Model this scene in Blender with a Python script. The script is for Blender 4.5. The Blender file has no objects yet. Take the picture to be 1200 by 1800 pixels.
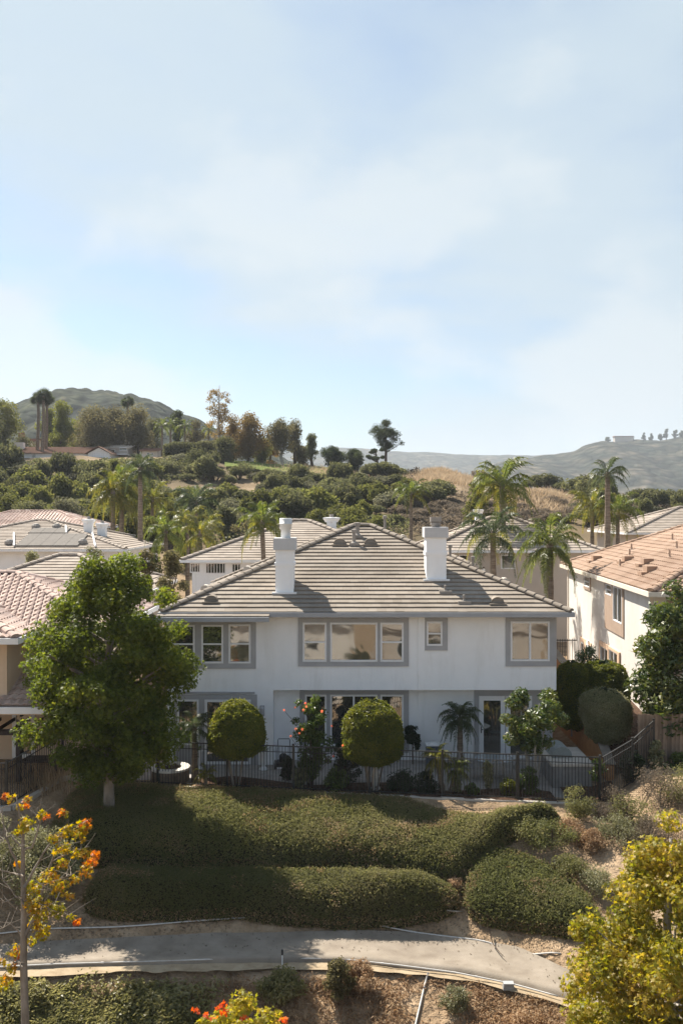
import bpy, math, random
import numpy as np
from math import radians, sin, cos, pi, sqrt
from mathutils import Vector, Matrix, Euler

random.seed(11)
rng = np.random.default_rng(11)
SC = bpy.context.scene
COL = SC.collection

# ------------------------------------------------------------------ camera
CAMZ, F = 9.42, 1700.0            # camera height above the patio; focal length in photo pixels
cd = bpy.data.cameras.new('camera')
cd.sensor_fit = 'VERTICAL'; cd.sensor_height = 36.0; cd.sensor_width = 24.0
cd.lens = 36.0 * F / 1800.0
cd.clip_start = 0.1; cd.clip_end = 20000
cam = bpy.data.objects.new('camera', cd); COL.objects.link(cam)
cam.location = (0, 0, CAMZ); cam.rotation_euler = (radians(90), 0, 0)
SC.camera = cam

# ------------------------------------------------------------------ sky, sun, exposure
HAZE = 0.00020
SUN_EL, SUN_AZ = radians(50), radians(-40)     # azimuth from +Y towards +X: behind the house, to the left
W = bpy.data.worlds.new('World'); SC.world = W; W.use_nodes = True
nt = W.node_tree; nt.nodes.clear()
def wn(t, **k):
    n = nt.nodes.new(t)
    for a, v in k.items(): setattr(n, a, v)
    return n
sky = wn('ShaderNodeTexSky'); sky.sky_type = 'NISHITA'; sky.sun_disc = False
sky.sun_elevation = SUN_EL; sky.sun_rotation = SUN_AZ
sky.altitude = 100; sky.air_density = 1.0; sky.dust_density = 1.2; sky.ozone_density = 1.0
tc = wn('ShaderNodeTexCoord')
sep = wn('ShaderNodeSeparateXYZ'); nt.links.new(tc.outputs['Generated'], sep.inputs[0])
# clouds: project the view direction on to a high plane, stretched flat
mz = wn('ShaderNodeMath', operation='ADD'); nt.links.new(sep.outputs['Z'], mz.inputs[0]); mz.inputs[1].default_value = 0.16
dx = wn('ShaderNodeMath', operation='DIVIDE'); nt.links.new(sep.outputs['X'], dx.inputs[0]); nt.links.new(mz.outputs[0], dx.inputs[1])
dy = wn('ShaderNodeMath', operation='DIVIDE'); nt.links.new(sep.outputs['Y'], dy.inputs[0]); nt.links.new(mz.outputs[0], dy.inputs[1])
cmb = wn('ShaderNodeCombineXYZ'); nt.links.new(dx.outputs[0], cmb.inputs[0]); nt.links.new(dy.outputs[0], cmb.inputs[1]); cmb.inputs[2].default_value = 12.899999999999999
n1 = wn('ShaderNodeTexNoise'); n1.inputs['Scale'].default_value = 0.75; n1.inputs['Detail'].default_value = 7; n1.inputs['Roughness'].default_value = 0.47; n1.inputs['Distortion'].default_value = 0.25
nt.links.new(cmb.outputs[0], n1.inputs['Vector'])
r1 = wn('ShaderNodeMapRange'); r1.interpolation_type = 'SMOOTHSTEP'
r1.inputs['From Min'].default_value = 0.43; r1.inputs['From Max'].default_value = 0.61
r1.inputs['To Min'].default_value = 0.12; r1.inputs['To Max'].default_value = 0.92
nt.links.new(n1.outputs['Fac'], r1.inputs['Value'])
# cumulus low over the horizon
mp = wn('ShaderNodeMapping'); mp.inputs['Scale'].default_value = (3.0, 3.0, 5.5); mp.inputs['Location'].default_value = (8.1, 4.0, 0.0)
nt.links.new(tc.outputs['Generated'], mp.inputs['Vector'])
n2 = wn('ShaderNodeTexNoise'); n2.inputs['Scale'].default_value = 1.0; n2.inputs['Detail'].default_value = 8; n2.inputs['Roughness'].default_value = 0.5
nt.links.new(mp.outputs[0], n2.inputs['Vector'])
lowz = wn('ShaderNodeMapRange'); lowz.inputs['From Min'].default_value = 0.0; lowz.inputs['From Max'].default_value = 0.42
lowz.inputs['To Min'].default_value = 0.13; lowz.inputs['To Max'].default_value = -0.12
nt.links.new(sep.outputs['Z'], lowz.inputs['Value'])
ad = wn('ShaderNodeMath', operation='ADD'); nt.links.new(n2.outputs['Fac'], ad.inputs[0]); nt.links.new(lowz.outputs[0], ad.inputs[1])
r2 = wn('ShaderNodeMapRange'); r2.interpolation_type = 'SMOOTHSTEP'
r2.inputs['From Min'].default_value = 0.50; r2.inputs['From Max'].default_value = 0.60
r2.inputs['To Min'].default_value = 0.0; r2.inputs['To Max'].default_value = 0.64
nt.links.new(ad.outputs[0], r2.inputs['Value'])
def mixc(fac, a, b):
    m = wn('ShaderNodeMix', data_type='RGBA'); 
    (nt.links.new(fac, m.inputs[0]) if not isinstance(fac, float) else setattr(m.inputs[0], 'default_value', fac))
    for s, v in ((m.inputs[6], a), (m.inputs[7], b)):
        if isinstance(v, tuple): s.default_value = v
        else: nt.links.new(v, s)
    return m.outputs[2]
SKY_GAIN = 0.0625
tn = wn('ShaderNodeMix', data_type='RGBA', blend_type='MULTIPLY'); tn.inputs[0].default_value = 1.0; nt.links.new(sky.outputs[0], tn.inputs[6]); tn.inputs[7].default_value = (0.74, 0.885, 0.985, 1)
c_hi = mixc(r1.outputs[0], tn.outputs[2], (4.35, 5.2, 5.8, 1))
c_lo = mixc(r2.outputs[0], c_hi, (5.5, 6.0, 6.25, 1))
bg = wn('ShaderNodeBackground'); bg.inputs['Strength'].default_value = SKY_GAIN
nt.links.new(c_lo, bg.inputs['Color'])
wo = wn('ShaderNodeOutputWorld'); nt.links.new(bg.outputs[0], wo.inputs['Surface'])

sl = bpy.data.lights.new('sun', 'SUN'); sl.energy = 5.0; sl.angle = radians(0.53); sl.color = (1.0, 0.93, 0.82)
sun = bpy.data.objects.new('sun', sl); COL.objects.link(sun)
_to = Vector((sin(SUN_AZ) * cos(SUN_EL), cos(SUN_AZ) * cos(SUN_EL), sin(SUN_EL)))
sun.rotation_euler = (-_to).to_track_quat('-Z', 'Y').to_euler(); sun.location = _to * 200

vs = SC.view_settings
vs.view_transform = 'Standard'; vs.look = 'None'; vs.exposure = 1.15; vs.gamma = 1.0; vs.use_curve_mapping = False
SC.render.engine = 'CYCLES'
SC.cycles.max_bounces = 8; SC.cycles.diffuse_bounces = 5; SC.cycles.glossy_bounces = 3
SC.cycles.transmission_bounces = 3; SC.cycles.transparent_max_bounces = 6; SC.cycles.volume_bounces = 0
SC.cycles.use_denoising = True

# ------------------------------------------------------------------ helpers
def at(px, py, d): return ((px - 600) * d / F, d, CAMZ - (py - 900) * d / F)
def gx(px, d): return (px - 600) * d / F
def gz(py, d): return CAMZ - (py - 900) * d / F
def smooth(a, b, x):
    t = np.clip((np.asarray(x, float) - a) / (b - a), 0, 1); return t * t * (3 - 2 * t)

ORI = {}
def thing(name, label, cat, loc=(0, 0, 0), rotz=0.0, group=None):
    o = bpy.data.objects.new(name, None); COL.objects.link(o)
    o.location = loc; o.rotation_euler = (0, 0, rotz); o.empty_display_size = 0.3
    o['label'] = label; o['category'] = cat
    if group: o['group'] = group
    ORI[o.name] = np.array((0, 0, 0), float) if rotz else np.array(loc, float)
    return o
def tag(o, label, cat, group=None):
    o['label'] = label; o['category'] = cat
    if group: o['group'] = group
    return o

class MB:
    """collects polygons; build() links them as ONE mesh object"""
    def __init__(s): s.v = []; s.n = 0; s.f = []
    def add(s, v, f):
        v = np.asarray(v, float).reshape(-1, 3); s.v.append(v)
        for a in (f if isinstance(f, list) and len(f) and isinstance(f[0], np.ndarray) else [np.asarray(f)]):
            s.f.append(a + s.n)
        s.n += len(v); return s
    def box(s, a, b, fr=None):
        x0, y0, z0 = a; x1, y1, z1 = b
        v = np.array([(x0, y0, z0), (x1, y0, z0), (x1, y1, z0), (x0, y1, z0), (x0, y0, z1), (x1, y0, z1), (x1, y1, z1), (x0, y1, z1)], float)
        if fr is not None: v = fr(v)
        return s.add(v, np.array([(0, 3, 2, 1), (4, 5, 6, 7), (0, 1, 5, 4), (1, 2, 6, 5), (2, 3, 7, 6), (3, 0, 4, 7)]))
    def quad(s, *p): return s.add(np.array(p, float), np.array([range(len(p))]))
    def tube(s, pts, rad, n=8, cap=True):
        pts = np.asarray(pts, float); k = len(pts); rad = np.broadcast_to(np.asarray(rad, float), (k,))
        t = np.gradient(pts, axis=0); t /= np.linalg.norm(t, axis=1)[:, None] + 1e-9
        ref = np.array((0.31, 0.95, 0.05)) if abs(t[0, 2]) > .6 else np.array((0, 0, 1.0))
        a = np.cross(t, ref); a /= np.linalg.norm(a, axis=1)[:, None] + 1e-9
        b = np.cross(t, a)
        th = np.linspace(0, 2 * pi, n, endpoint=False)
        v = pts[:, None] + rad[:, None, None] * (a[:, None] * np.cos(th)[None, :, None] + b[:, None] * np.sin(th)[None, :, None])
        i = np.arange(k - 1)[:, None] * n; j = np.arange(n)[None]
        j2 = (j + 1) % n
        q = np.stack([i + j, i + j2, i + n + j2, i + n + j], -1).reshape(-1, 4)
        fs = [q]
        if cap: fs += [np.array([range(n)]), np.array([[(k - 1) * n + m for m in range(n)]])]
        return s.add(v.reshape(-1, 3), fs)
    def lathe(s, prof, c, n=20):
        prof = np.asarray(prof, float); k = len(prof); th = np.linspace(0, 2 * pi, n, endpoint=False)
        v = np.stack([c[0] + prof[:, :1] * np.cos(th), c[1] + prof[:, :1] * np.sin(th), c[2] + np.repeat(prof[:, 1:2], n, 1)], -1)
        i = np.arange(k - 1)[:, None] * n; j = np.arange(n)[None]; j2 = (j + 1) % n
        q = np.stack([i + j, i + j2, i + n + j2, i + n + j], -1).reshape(-1, 4)
        return s.add(v.reshape(-1, 3), [q, np.array([[(k - 1) * n + m for m in range(n)]])])
    def grid(s, P):
        a, b = P.shape[:2]
        i = np.arange(a - 1)[:, None] * b; j = np.arange(b - 1)[None]
        return s.add(P.reshape(-1, 3), np.stack([i + j, i + j + 1, i + b + j + 1, i + b + j], -1).reshape(-1, 4))
    def mesh(s, name, mat, off=None, smoothed=False):
        me = bpy.data.meshes.new(name)
        v = np.concatenate(s.v) if s.v else np.zeros((0, 3))
        if off is not None: v = v - off
        lv = np.concatenate([f.ravel() for f in s.f]); tot = np.concatenate([np.full(len(f), f.shape[1]) for f in s.f])
        st = np.concatenate([[0], np.cumsum(tot)[:-1]])
        me.vertices.add(len(v)); me.vertices.foreach_set('co', v.astype(np.float32).ravel())
        me.loops.add(len(lv)); me.loops.foreach_set('vertex_index', lv.astype(np.int32))
        me.polygons.add(len(tot)); me.polygons.foreach_set('loop_start', st.astype(np.int32))
        me.polygons.foreach_set('use_smooth', np.full(len(tot), bool(smoothed)))
        me.update(calc_edges=True)
        for m in (mat if isinstance(mat, (list, tuple)) else [mat]): me.materials.append(m)
        return me
    def build(s, name, mat, parent=None, smoothed=False, local=False):
        root = parent
        while root is not None and root.parent is not None: root = root.parent
        off = None if (root is None or local) else ORI[root.name]
        o = bpy.data.objects.new(name, s.mesh(name, mat, off, smoothed)); COL.objects.link(o)
        if parent is not None: o.parent = parent
        return o
def put(me, name, parent=None, loc=(0, 0, 0), rot=None, scale=None):
    o = bpy.data.objects.new(name, me); COL.objects.link(o)
    l = np.array(loc, float)
    if parent is not None:
        o.parent = parent; l = l - ORI[parent.name]
    o.location = l
    if rot is not None: o.rotation_euler = rot
    if scale is not None: o.scale = (scale,) * 3 if np.isscalar(scale) else scale
    return o

def vnoise(x, y, f, seed=0):
    """smooth value noise on a lattice"""
    r = np.random.default_rng(seed); T = r.random((64, 64))
    x = np.asarray(x) * f + 17.3; y = np.asarray(y) * f + 9.1
    xi = np.floor(x).astype(int); yi = np.floor(y).astype(int); u = x - xi; v = y - yi
    u = u * u * (3 - 2 * u); v = v * v * (3 - 2 * v)
    g = lambda a, b: T[a % 64, b % 64]
    return (g(xi, yi) * (1 - u) + g(xi + 1, yi) * u) * (1 - v) + (g(xi, yi + 1) * (1 - u) + g(xi + 1, yi + 1) * u) * v - .5
def fbm(x, y, f, o=4, seed=0): return sum(vnoise(x, y, f * 2 ** i, seed + i) / 2 ** i for i in range(o))

# ------------------------------------------------------------------ materials
def _ramp(t, fac, cols, pos=None):
    r = t.nodes.new('ShaderNodeValToRGB'); el = r.color_ramp.elements
    while len(el) < len(cols): el.new(0.5)
    for i, c in enumerate(cols):
        el[i].position = pos[i] if pos else i / max(1, len(cols) - 1); el[i].color = (*c, 1)
    t.links.new(fac, r.inputs[0]); return r.outputs[0]
def nmat(name, cols, scale=3.0, rough=.8, bump=.0, bscale=40., spec=.3, detail=6, pos=None, stretch=(1, 1, 1), island=0.0, dirt=None, metal=0.0, bdist=.02, tint=0.0):
    m = bpy.data.materials.new(name); m.use_nodes = True; t = m.node_tree; N = t.nodes; L = t.links
    b = N['Principled BSDF']; tcn = N.new('ShaderNodeTexCoord'); mp = N.new('ShaderNodeMapping'); mp.inputs['Scale'].default_value = stretch
    L.new(tcn.outputs['Object'], mp.inputs['Vector'])
    n = N.new('ShaderNodeTexNoise'); n.inputs['Scale'].default_value = scale; n.inputs['Detail'].default_value = detail; n.inputs['Roughness'].default_value = .6
    L.new(mp.outputs[0], n.inputs['Vector'])
    fac = n.outputs['Fac']
    if island:
        g = N.new('ShaderNodeNewGeometry'); a = N.new('ShaderNodeMath'); a.operation = 'MULTIPLY_ADD'
        L.new(g.outputs['Random Per Island'], a.inputs[0]); a.inputs[1].default_value = island; 
        s_ = N.new('ShaderNodeMath'); s_.operation = 'SUBTRACT'; L.new(fac, s_.inputs[0]); s_.inputs[1].default_value = island * .5
        L.new(s_.outputs[0], a.inputs[2]); fac = a.outputs[0]
    pos = pos or [.3 + .4 * i / max(1, len(cols) - 1) for i in range(len(cols))]
    c = _ramp(t, fac, cols, pos)
    if dirt:
        n3 = N.new('ShaderNodeTexNoise'); n3.inputs['Scale'].default_value = dirt[1]; n3.inputs['Detail'].default_value = 8; n3.inputs['Roughness'].default_value = .7
        mp3 = N.new('ShaderNodeMapping'); mp3.inputs['Scale'].default_value = dirt[3] if len(dirt) > 3 else (1, 1, 1)
        L.new(tcn.outputs['Object'], mp3.inputs['Vector']); L.new(mp3.outputs[0], n3.inputs['Vector'])
        rr = N.new('ShaderNodeMapRange'); rr.inputs['From Min'].default_value = .5; rr.inputs['From Max'].default_value = .75; rr.inputs['To Max'].default_value = dirt[2]
        L.new(n3.outputs['Fac'], rr.inputs['Value'])
        mx = N.new('ShaderNodeMix'); mx.data_type = 'RGBA'; L.new(rr.outputs[0], mx.inputs[0]); L.new(c, mx.inputs[6]); mx.inputs[7].default_value = (*dirt[0], 1); c = mx.outputs[2]
    if tint:
        oi = N.new('ShaderNodeObjectInfo'); hs = N.new('ShaderNodeHueSaturation'); mr = N.new('ShaderNodeMapRange')
        mr.inputs['To Min'].default_value = 1 - tint; mr.inputs['To Max'].default_value = 1 + tint
        L.new(oi.outputs['Random'], mr.inputs['Value']); L.new(mr.outputs[0], hs.inputs['Value']); L.new(c, hs.inputs['Color']); c = hs.outputs[0]
    L.new(c, b.inputs['Base Color'])
    b.inputs['Roughness'].default_value = rough; b.inputs['Specular IOR Level'].default_value = spec; b.inputs['Metallic'].default_value = metal
    if bump:
        n2 = N.new('ShaderNodeTexNoise'); n2.inputs['Scale'].default_value = bscale; n2.inputs['Detail'].default_value = 5
        L.new(tcn.outputs['Object'], n2.inputs['Vector'])
        bp = N.new('ShaderNodeBump'); bp.inputs['Strength'].default_value = bump; bp.inputs['Distance'].default_value = bdist
        L.new(n2.outputs['Fac'], bp.inputs['Height']); L.new(bp.outputs[0], b.inputs['Normal'])
    return m
def leafmat(name, cols, trans=.3, rough=.45, spec=.35, nscale=.6, tint=.18, tcol=1.55):
    trans = min(.55, trans * 1.35 + .03)
    m = bpy.data.materials.new(name); m.use_nodes = True; t = m.node_tree; N = t.nodes; L = t.links
    b = N['Principled BSDF']; out = N['Material Output']
    g = N.new('ShaderNodeNewGeometry'); tcn = N.new('ShaderNodeTexCoord')
    n = N.new('ShaderNodeTexNoise'); n.inputs['Scale'].default_value = nscale; n.inputs['Detail'].default_value = 3
    L.new(tcn.outputs['Object'], n.inputs['Vector'])
    a = N.new('ShaderNodeMath'); a.operation = 'MULTIPLY_ADD'; L.new(g.outputs['Random Per Island'], a.inputs[0]); a.inputs[1].default_value = .55
    k = N.new('ShaderNodeMapRange'); k.inputs['From Min'].default_value = .3; k.inputs['From Max'].default_value = .7; k.inputs['To Max'].default_value = .45
    L.new(n.outputs['Fac'], k.inputs['Value']); L.new(k.outputs[0], a.inputs[2])
    c = _ramp(t, a.outputs[0], cols)
    oi = N.new('ShaderNodeObjectInfo'); hs = N.new('ShaderNodeHueSaturation'); mr = N.new('ShaderNodeMapRange')
    mr.inputs['To Min'].default_value = 1 - tint; mr.inputs['To Max'].default_value = 1 + tint
    L.new(oi.outputs['Random'], mr.inputs['Value']); L.new(mr.outputs[0], hs.inputs['Value']); L.new(c, hs.inputs['Color']); c = hs.outputs[0]
    L.new(c, b.inputs['Base Color']); b.inputs['Roughness'].default_value = rough; b.inputs['Specular IOR Level'].default_value = spec
    tr = N.new('ShaderNodeBsdfTranslucent'); h2 = N.new('ShaderNodeHueSaturation'); h2.inputs['Value'].default_value = tcol; h2.inputs['Saturation'].default_value = 1.1
    L.new(c, h2.inputs['Color']); L.new(h2.outputs[0], tr.inputs['Color'])
    mx = N.new('ShaderNodeMixShader'); mx.inputs[0].default_value = trans
    L.new(b.outputs[0], mx.inputs[1]); L.new(tr.outputs[0], mx.inputs[2]); L.new(mx.outputs[0], out.inputs['Surface'])
    return m
def glassmat(name, dark=(.018, .02, .02), refl=.34, wave=.35, wscale=1.6):
    m = bpy.data.materials.new(name); m.use_nodes = True; t = m.node_tree; N = t.nodes; L = t.links; N.remove(N['Principled BSDF'])
    d = N.new('ShaderNodeBsdfDiffuse'); d.inputs['Color'].default_value = (*dark, 1)
    g = N.new('ShaderNodeBsdfGlossy'); g.inputs['Roughness'].default_value = .04; g.inputs['Color'].default_value = (.95, .93, .88, 1)
    tcn = N.new('ShaderNodeTexCoord'); n = N.new('ShaderNodeTexNoise'); n.inputs['Scale'].default_value = wscale; n.inputs['Detail'].default_value = 1; n.inputs['Distortion'].default_value = .6
    L.new(tcn.outputs['Object'], n.inputs['Vector'])
    bp = N.new('ShaderNodeBump'); bp.inputs['Strength'].default_value = wave; bp.inputs['Distance'].default_value = .12
    L.new(n.outputs['Fac'], bp.inputs['Height']); L.new(bp.outputs[0], g.inputs['Normal'])
    lw = N.new('ShaderNodeLayerWeight'); lw.inputs['Blend'].default_value = .25
    mr = N.new('ShaderNodeMapRange'); mr.inputs['To Min'].default_value = refl; mr.inputs['To Max'].default_value = 1.0; L.new(lw.outputs['Facing'], mr.inputs['Value'])
    mr.inputs['From Min'].default_value = .15
    mx = N.new('ShaderNodeMixShader'); L.new(mr.outputs[0], mx.inputs[0]); L.new(d.outputs[0], mx.inputs[1]); L.new(g.outputs[0], mx.inputs[2])
    L.new(mx.outputs[0], N['Material Output'].inputs['Surface']); return m

M = {}
M['stucco'] = nmat('white_stucco', [(.83, .83, .83), (.865, .865, .865), (.885, .885, .885)], 1.2, .9, .35, 55, .15, dirt=((.62, .605, .575), 1.5, .45, (1, 1, .18)))
M['stucco_cream'] = nmat('cream_stucco', [(.61, .57, .52), (.66, .62, .57), (.69, .655, .605)], 1.0, .9, .35, 50, .15, dirt=((.50, .45, .39), 1.1, .4, (1, 1, .3)))
M['stucco_tan'] = nmat('tan_stucco', [(.58, .44, .31), (.64, .50, .37)], 1.2, .9, .35, 50, .15)
M['stucco_beige'] = nmat('beige_stucco', [(.46, .40, .34), (.52, .46, .40)], 1.0, .9, .3, 40, .15)
M['trim'] = nmat('grey_trim', [(.36, .355, .36), (.42, .415, .42)], 2.0, .85, .2, 60, .2)
M['trim_brown'] = nmat('taupe_trim', [(.34, .25, .19), (.40, .30, .23)], 2.0, .85, .2, 60, .2)
M['trim_peach'] = nmat('peach_trim', [(.60, .42, .29), (.66, .48, .34)], 2.0, .85, .2, 60, .2)
M['gutter'] = nmat('grey_gutter', [(.30, .31, .33), (.36, .37, .39)], 2.0, .5, 0, 10, .4)
M['white'] = nmat('white_paint', [(.74, .74, .74), (.80, .80, .80)], 2.0, .5, 0, 10, .4)
M['cream'] = nmat('cream_paint', [(.66, .58, .48), (.74, .66, .56)], 2.0, .6, 0, 10, .3)
M['tile'] = nmat('grey_brown_roof_tile', [(.205, .172, .138), (.255, .215, .175), (.30, .258, .212)], .8, .85, .3, 60, .2, island=.24, dirt=((.22, .20, .175), 1.1, .6, (.5, 1.0, 1)), pos=[.25, .5, .75], tint=.08)
M['tile_back'] = nmat('tan_roof_tile', [(.29, .24, .195), (.35, .295, .245), (.41, .35, .295)], .8, .85, .3, 40, .2, island=.12, dirt=((.17, .14, .12), 1.3, .5), tint=.06)
M['tile_rose'] = nmat('rose_barrel_tile', [(.36, .25, .205), (.48, .36, .305), (.60, .48, .42)], 1.2, .85, .4, 50, .2, island=.5, dirt=((.26, .16, .125), 2.3, .6), tint=.14)
M['tile_terra'] = nmat('terracotta_tile', [(.25, .165, .115), (.33, .225, .16), (.40, .285, .215)], 1.0, .85, .4, 50, .2, island=.4, dirt=((.30, .17, .11), 1.5, .6), tint=.08)
M['glass'] = glassmat('window_glass', (.05, .05, .046), .24, .04, 1.1)
M['glass_dark'] = glassmat('dark_window_glass', (.012, .016, .014), .13, .05)
M['metal'] = nmat('galvanised_metal', [(.40, .40, .40), (.52, .52, .51)], 5, .45, 0, 10, .5, metal=.6)
M['cap'] = nmat('pale_grey_cap', [(.50, .50, .505), (.56, .56, .565)], 3, .9, .2, 40, .2)
M['flue'] = nmat('white_painted_metal', [(.62, .62, .60), (.70, .70, .68)], 5, .5, 0, 10, .4)
M['lead'] = nmat('grey_flashing', [(.30, .30, .30), (.40, .40, .40)], 5, .6, 0, 10, .4)
M['vent'] = nmat('painted_vent', [(.24, .215, .19), (.30, .27, .24)], 3, .7, 0, 10, .3)
M['iron'] = nmat('black_iron', [(.018, .018, .018), (.035, .033, .03)], 8, .45, 0, 10, .4)
M['rail_lit'] = nmat('sunlit_black_iron', [(.10, .10, .10), (.16, .155, .15)], 8, .4, 0, 10, .4)  # the black iron again, sunlight on the top rail put into a paler colour
M['concrete'] = nmat('worn_concrete', [(.19, .155, .12), (.25, .21, .165), (.30, .255, .205)], 1.5, .9, .4, 30, .2, dirt=((.22, .185, .15), .9, .7, (1, 2.2, 1)))
M['concrete_light'] = nmat('light_concrete', [(.42, .38, .33), (.54, .49, .43)], 2, .9, .3, 30, .2)
M['block'] = nmat('grey_block', [(.20, .195, .19), (.29, .28, .27)], 3, .9, .4, 30, .2)
M['orange_wall'] = nmat('ochre_wall', [(.42, .20, .085), (.52, .27, .12)], 3, .9, .4, 30, .2)
M['wood'] = nmat('weathered_board', [(.12, .085, .06), (.22, .16, .115), (.30, .225, .165)], 2, .85, .3, 40, .2, stretch=(6, 6, .6), tint=.25)
M['dark_wood'] = nmat('dark_stained_wood', [(.028, .02, .018), (.06, .045, .04)], 2, .7, .3, 40, .3)
M['patio'] = nmat('patio_paving', [(.25, .23, .21), (.31, .285, .26), (.37, .34, .31)], 2.5, .85, .4, 22, .25)
M['mulch'] = nmat('bark_mulch', [(.035, .022, .015), (.10, .06, .04), (.17, .105, .07)], 9, .95, 1.0, 35, .1)
M['pipe'] = nmat('white_pipe', [(.42, .40, .37), (.58, .56, .53)], 6, .5, 0, 10, .4)
M['plastic_dark'] = nmat('black_plastic', [(.015, .015, .016), (.03, .03, .032)], 6, .5, 0, 10, .4)
M['plastic_blue'] = nmat('blue_grey_plastic', [(.045, .06, .09), (.07, .09, .12)], 6, .5, 0, 10, .4)
M['cover'] = nmat('grey_cover', [(.20, .22, .21), (.28, .30, .29)], 3, .7, .3, 15, .3)
M['solar'] = nmat('solar_collector', [(.16, .145, .13), (.21, .19, .17)], 4, .9, 0, 10, .1)
M['bark'] = nmat('grey_bark', [(.13, .105, .08), (.22, .185, .15), (.32, .28, .24)], 5, .9, .7, 25, .15, stretch=(1, 1, .35))
M['bark_pale'] = nmat('pale_bark', [(.24, .21, .175), (.36, .33, .29), (.46, .43, .39)], 5, .9, .6, 30, .15, stretch=(1, 1, .4))
M['bark_dark'] = nmat('dark_bark', [(.045, .032, .022), (.09, .066, .048), (.14, .105, .08)], 6, .9, .8, 25, .1, stretch=(1, 1, .4))
M['palm_bark'] = nmat('palm_bark', [(.12, .09, .065), (.21, .165, .125), (.29, .24, .19)], 6, .9, .8, 20, .1, stretch=(.4, .4, 2.5))
M['brick'] = nmat('red_brick', [(.22, .08, .055), (.30, .12, .08)], 4, .9, 0, 10, .2)
M['stone_pale'] = nmat('pale_stone', [(.52, .50, .46), (.66, .64, .60)], 4, .7, .3, 25, .3)
M['stone_brown'] = nmat('brown_stone', [(.15, .115, .085), (.26, .20, .15)], 5, .9, .6, 14, .2)
M['flower'] = leafmat('orange_petal', [(.80, .20, .12), (.88, .32, .20)], .35, .5, .3)
# foliage
M['lf_big'] = leafmat('sweetgum_leaf', [(.042, .060, .012), (.075, .098, .017), (.12, .142, .022), (.19, .185, .03)], .40, .5, .25, .45)
M['lf_yellow'] = leafmat('yellow_leaf', [(.12, .15, .022), (.25, .24, .03), (.42, .33, .05), (.55, .36, .10)], .42, .45, .35, .7)
M['lf_autumn'] = leafmat('autumn_leaf', [(.14, .165, .016), (.27, .24, .022), (.42, .27, .035), (.55, .17, .045)], .42, .45, .35, 1.0)
M['lf_hedge'] = leafmat('hedge_leaf', [(.10, .105, .036), (.145, .145, .052), (.19, .18, .075), (.24, .205, .11)], .35, .55, .25, .5)
M['lf_hedge_b'] = leafmat('hedge_leaf_green', [(.09, .10, .034), (.13, .138, .048), (.175, .175, .066), (.23, .20, .10)], .35, .55, .25, .6)
M['hedge_in'] = nmat('hedge_twigs', [(.03, .026, .014), (.06, .05, .028)], 8, .95, .6, 30, .1)
M['lf_ball'] = leafmat('ficus_leaf', [(.06, .075, .014), (.105, .12, .020), (.165, .17, .028), (.24, .21, .045)], .4, .38, .45, 1.2)
M['lf_green'] = leafmat('glossy_leaf', [(.04, .07, .016), (.07, .105, .024), (.11, .145, .032), (.17, .185, .05)], .35, .35, .5, 1.2)
M['lf_greygreen'] = leafmat('grey_green_leaf', [(.11, .115, .05), (.18, .178, .085), (.25, .235, .13), (.33, .30, .19)], .25, .5, .35, 1.2)
M['lf_loquat'] = leafmat('loquat_leaf', [(.022, .045, .012), (.055, .085, .018), (.115, .13, .028), (.20, .18, .055)], .25, .35, .5, .8)
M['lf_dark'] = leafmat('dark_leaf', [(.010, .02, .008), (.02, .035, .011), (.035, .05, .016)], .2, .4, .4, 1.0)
M['lf_hill'] = leafmat('chaparral_leaf', [(.055, .06, .026), (.09, .094, .04), (.125, .122, .055), (.17, .15, .08)], .4, .6, .2, .25, .3)
M['lf_hill_b'] = leafmat('bright_chaparral_leaf', [(.062, .07, .02), (.10, .108, .03), (.145, .142, .044), (.19, .17, .06)], .4, .6, .2, .25, .25)
M['lf_sage'] = leafmat('sage_leaf', [(.09, .09, .052), (.14, .136, .08), (.19, .175, .11)], .35, .6, .2, .25, .25)
M['lf_brush'] = leafmat('dead_brush', [(.10, .08, .058), (.15, .12, .088), (.20, .165, .125)], .3, .7, .15, .4, .2)
M['lf_dry'] = leafmat('dry_weed', [(.15, .085, .045), (.27, .165, .09), (.40, .28, .17), (.50, .39, .26)], .25, .7, .15, .8, .2)
M['lf_straw'] = leafmat('straw_grass', [(.27, .20, .13), (.36, .275, .185), (.45, .36, .26)], .3, .7, .15, .4, .1)
M['lf_ivy'] = leafmat('ground_cover_leaf', [(.13, .13, .045), (.20, .19, .075), (.27, .245, .11), (.34, .30, .18)], .35, .42, .4, .7)
M['lf_olive'] = leafmat('olive_brown_leaf', [(.075, .068, .034), (.125, .11, .054), (.175, .148, .075)], .4, .6, .2, .15)
M['lf_rust'] = leafmat('rusty_leaf', [(.14, .10, .04), (.22, .155, .06), (.30, .205, .085)], .42, .6, .2, .15)
M['lf_euc'] = leafmat('eucalyptus_leaf', [(.08, .09, .02), (.14, .15, .032), (.20, .195, .05)], .42, .5, .3, .2)
M['lf_pine'] = leafmat('pine_needles', [(.03, .04, .018), (.05, .062, .026), (.08, .09, .04)], .3, .6, .2, .3)
M['lf_palm'] = leafmat('palm_frond', [(.05, .07, .018), (.09, .115, .026), (.14, .155, .034), (.22, .20, .05)], .4, .38, .45, .5)
M['lf_palm_y'] = leafmat('yellow_palm_frond', [(.07, .088, .018), (.13, .138, .028), (.21, .185, .036), (.30, .22, .05)], .35, .4, .4, .4)
M['lf_palm_d'] = leafmat('dark_palm_frond', [(.035, .05, .022), (.07, .09, .038), (.12, .135, .06)], .35, .4, .4, .5)

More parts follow.
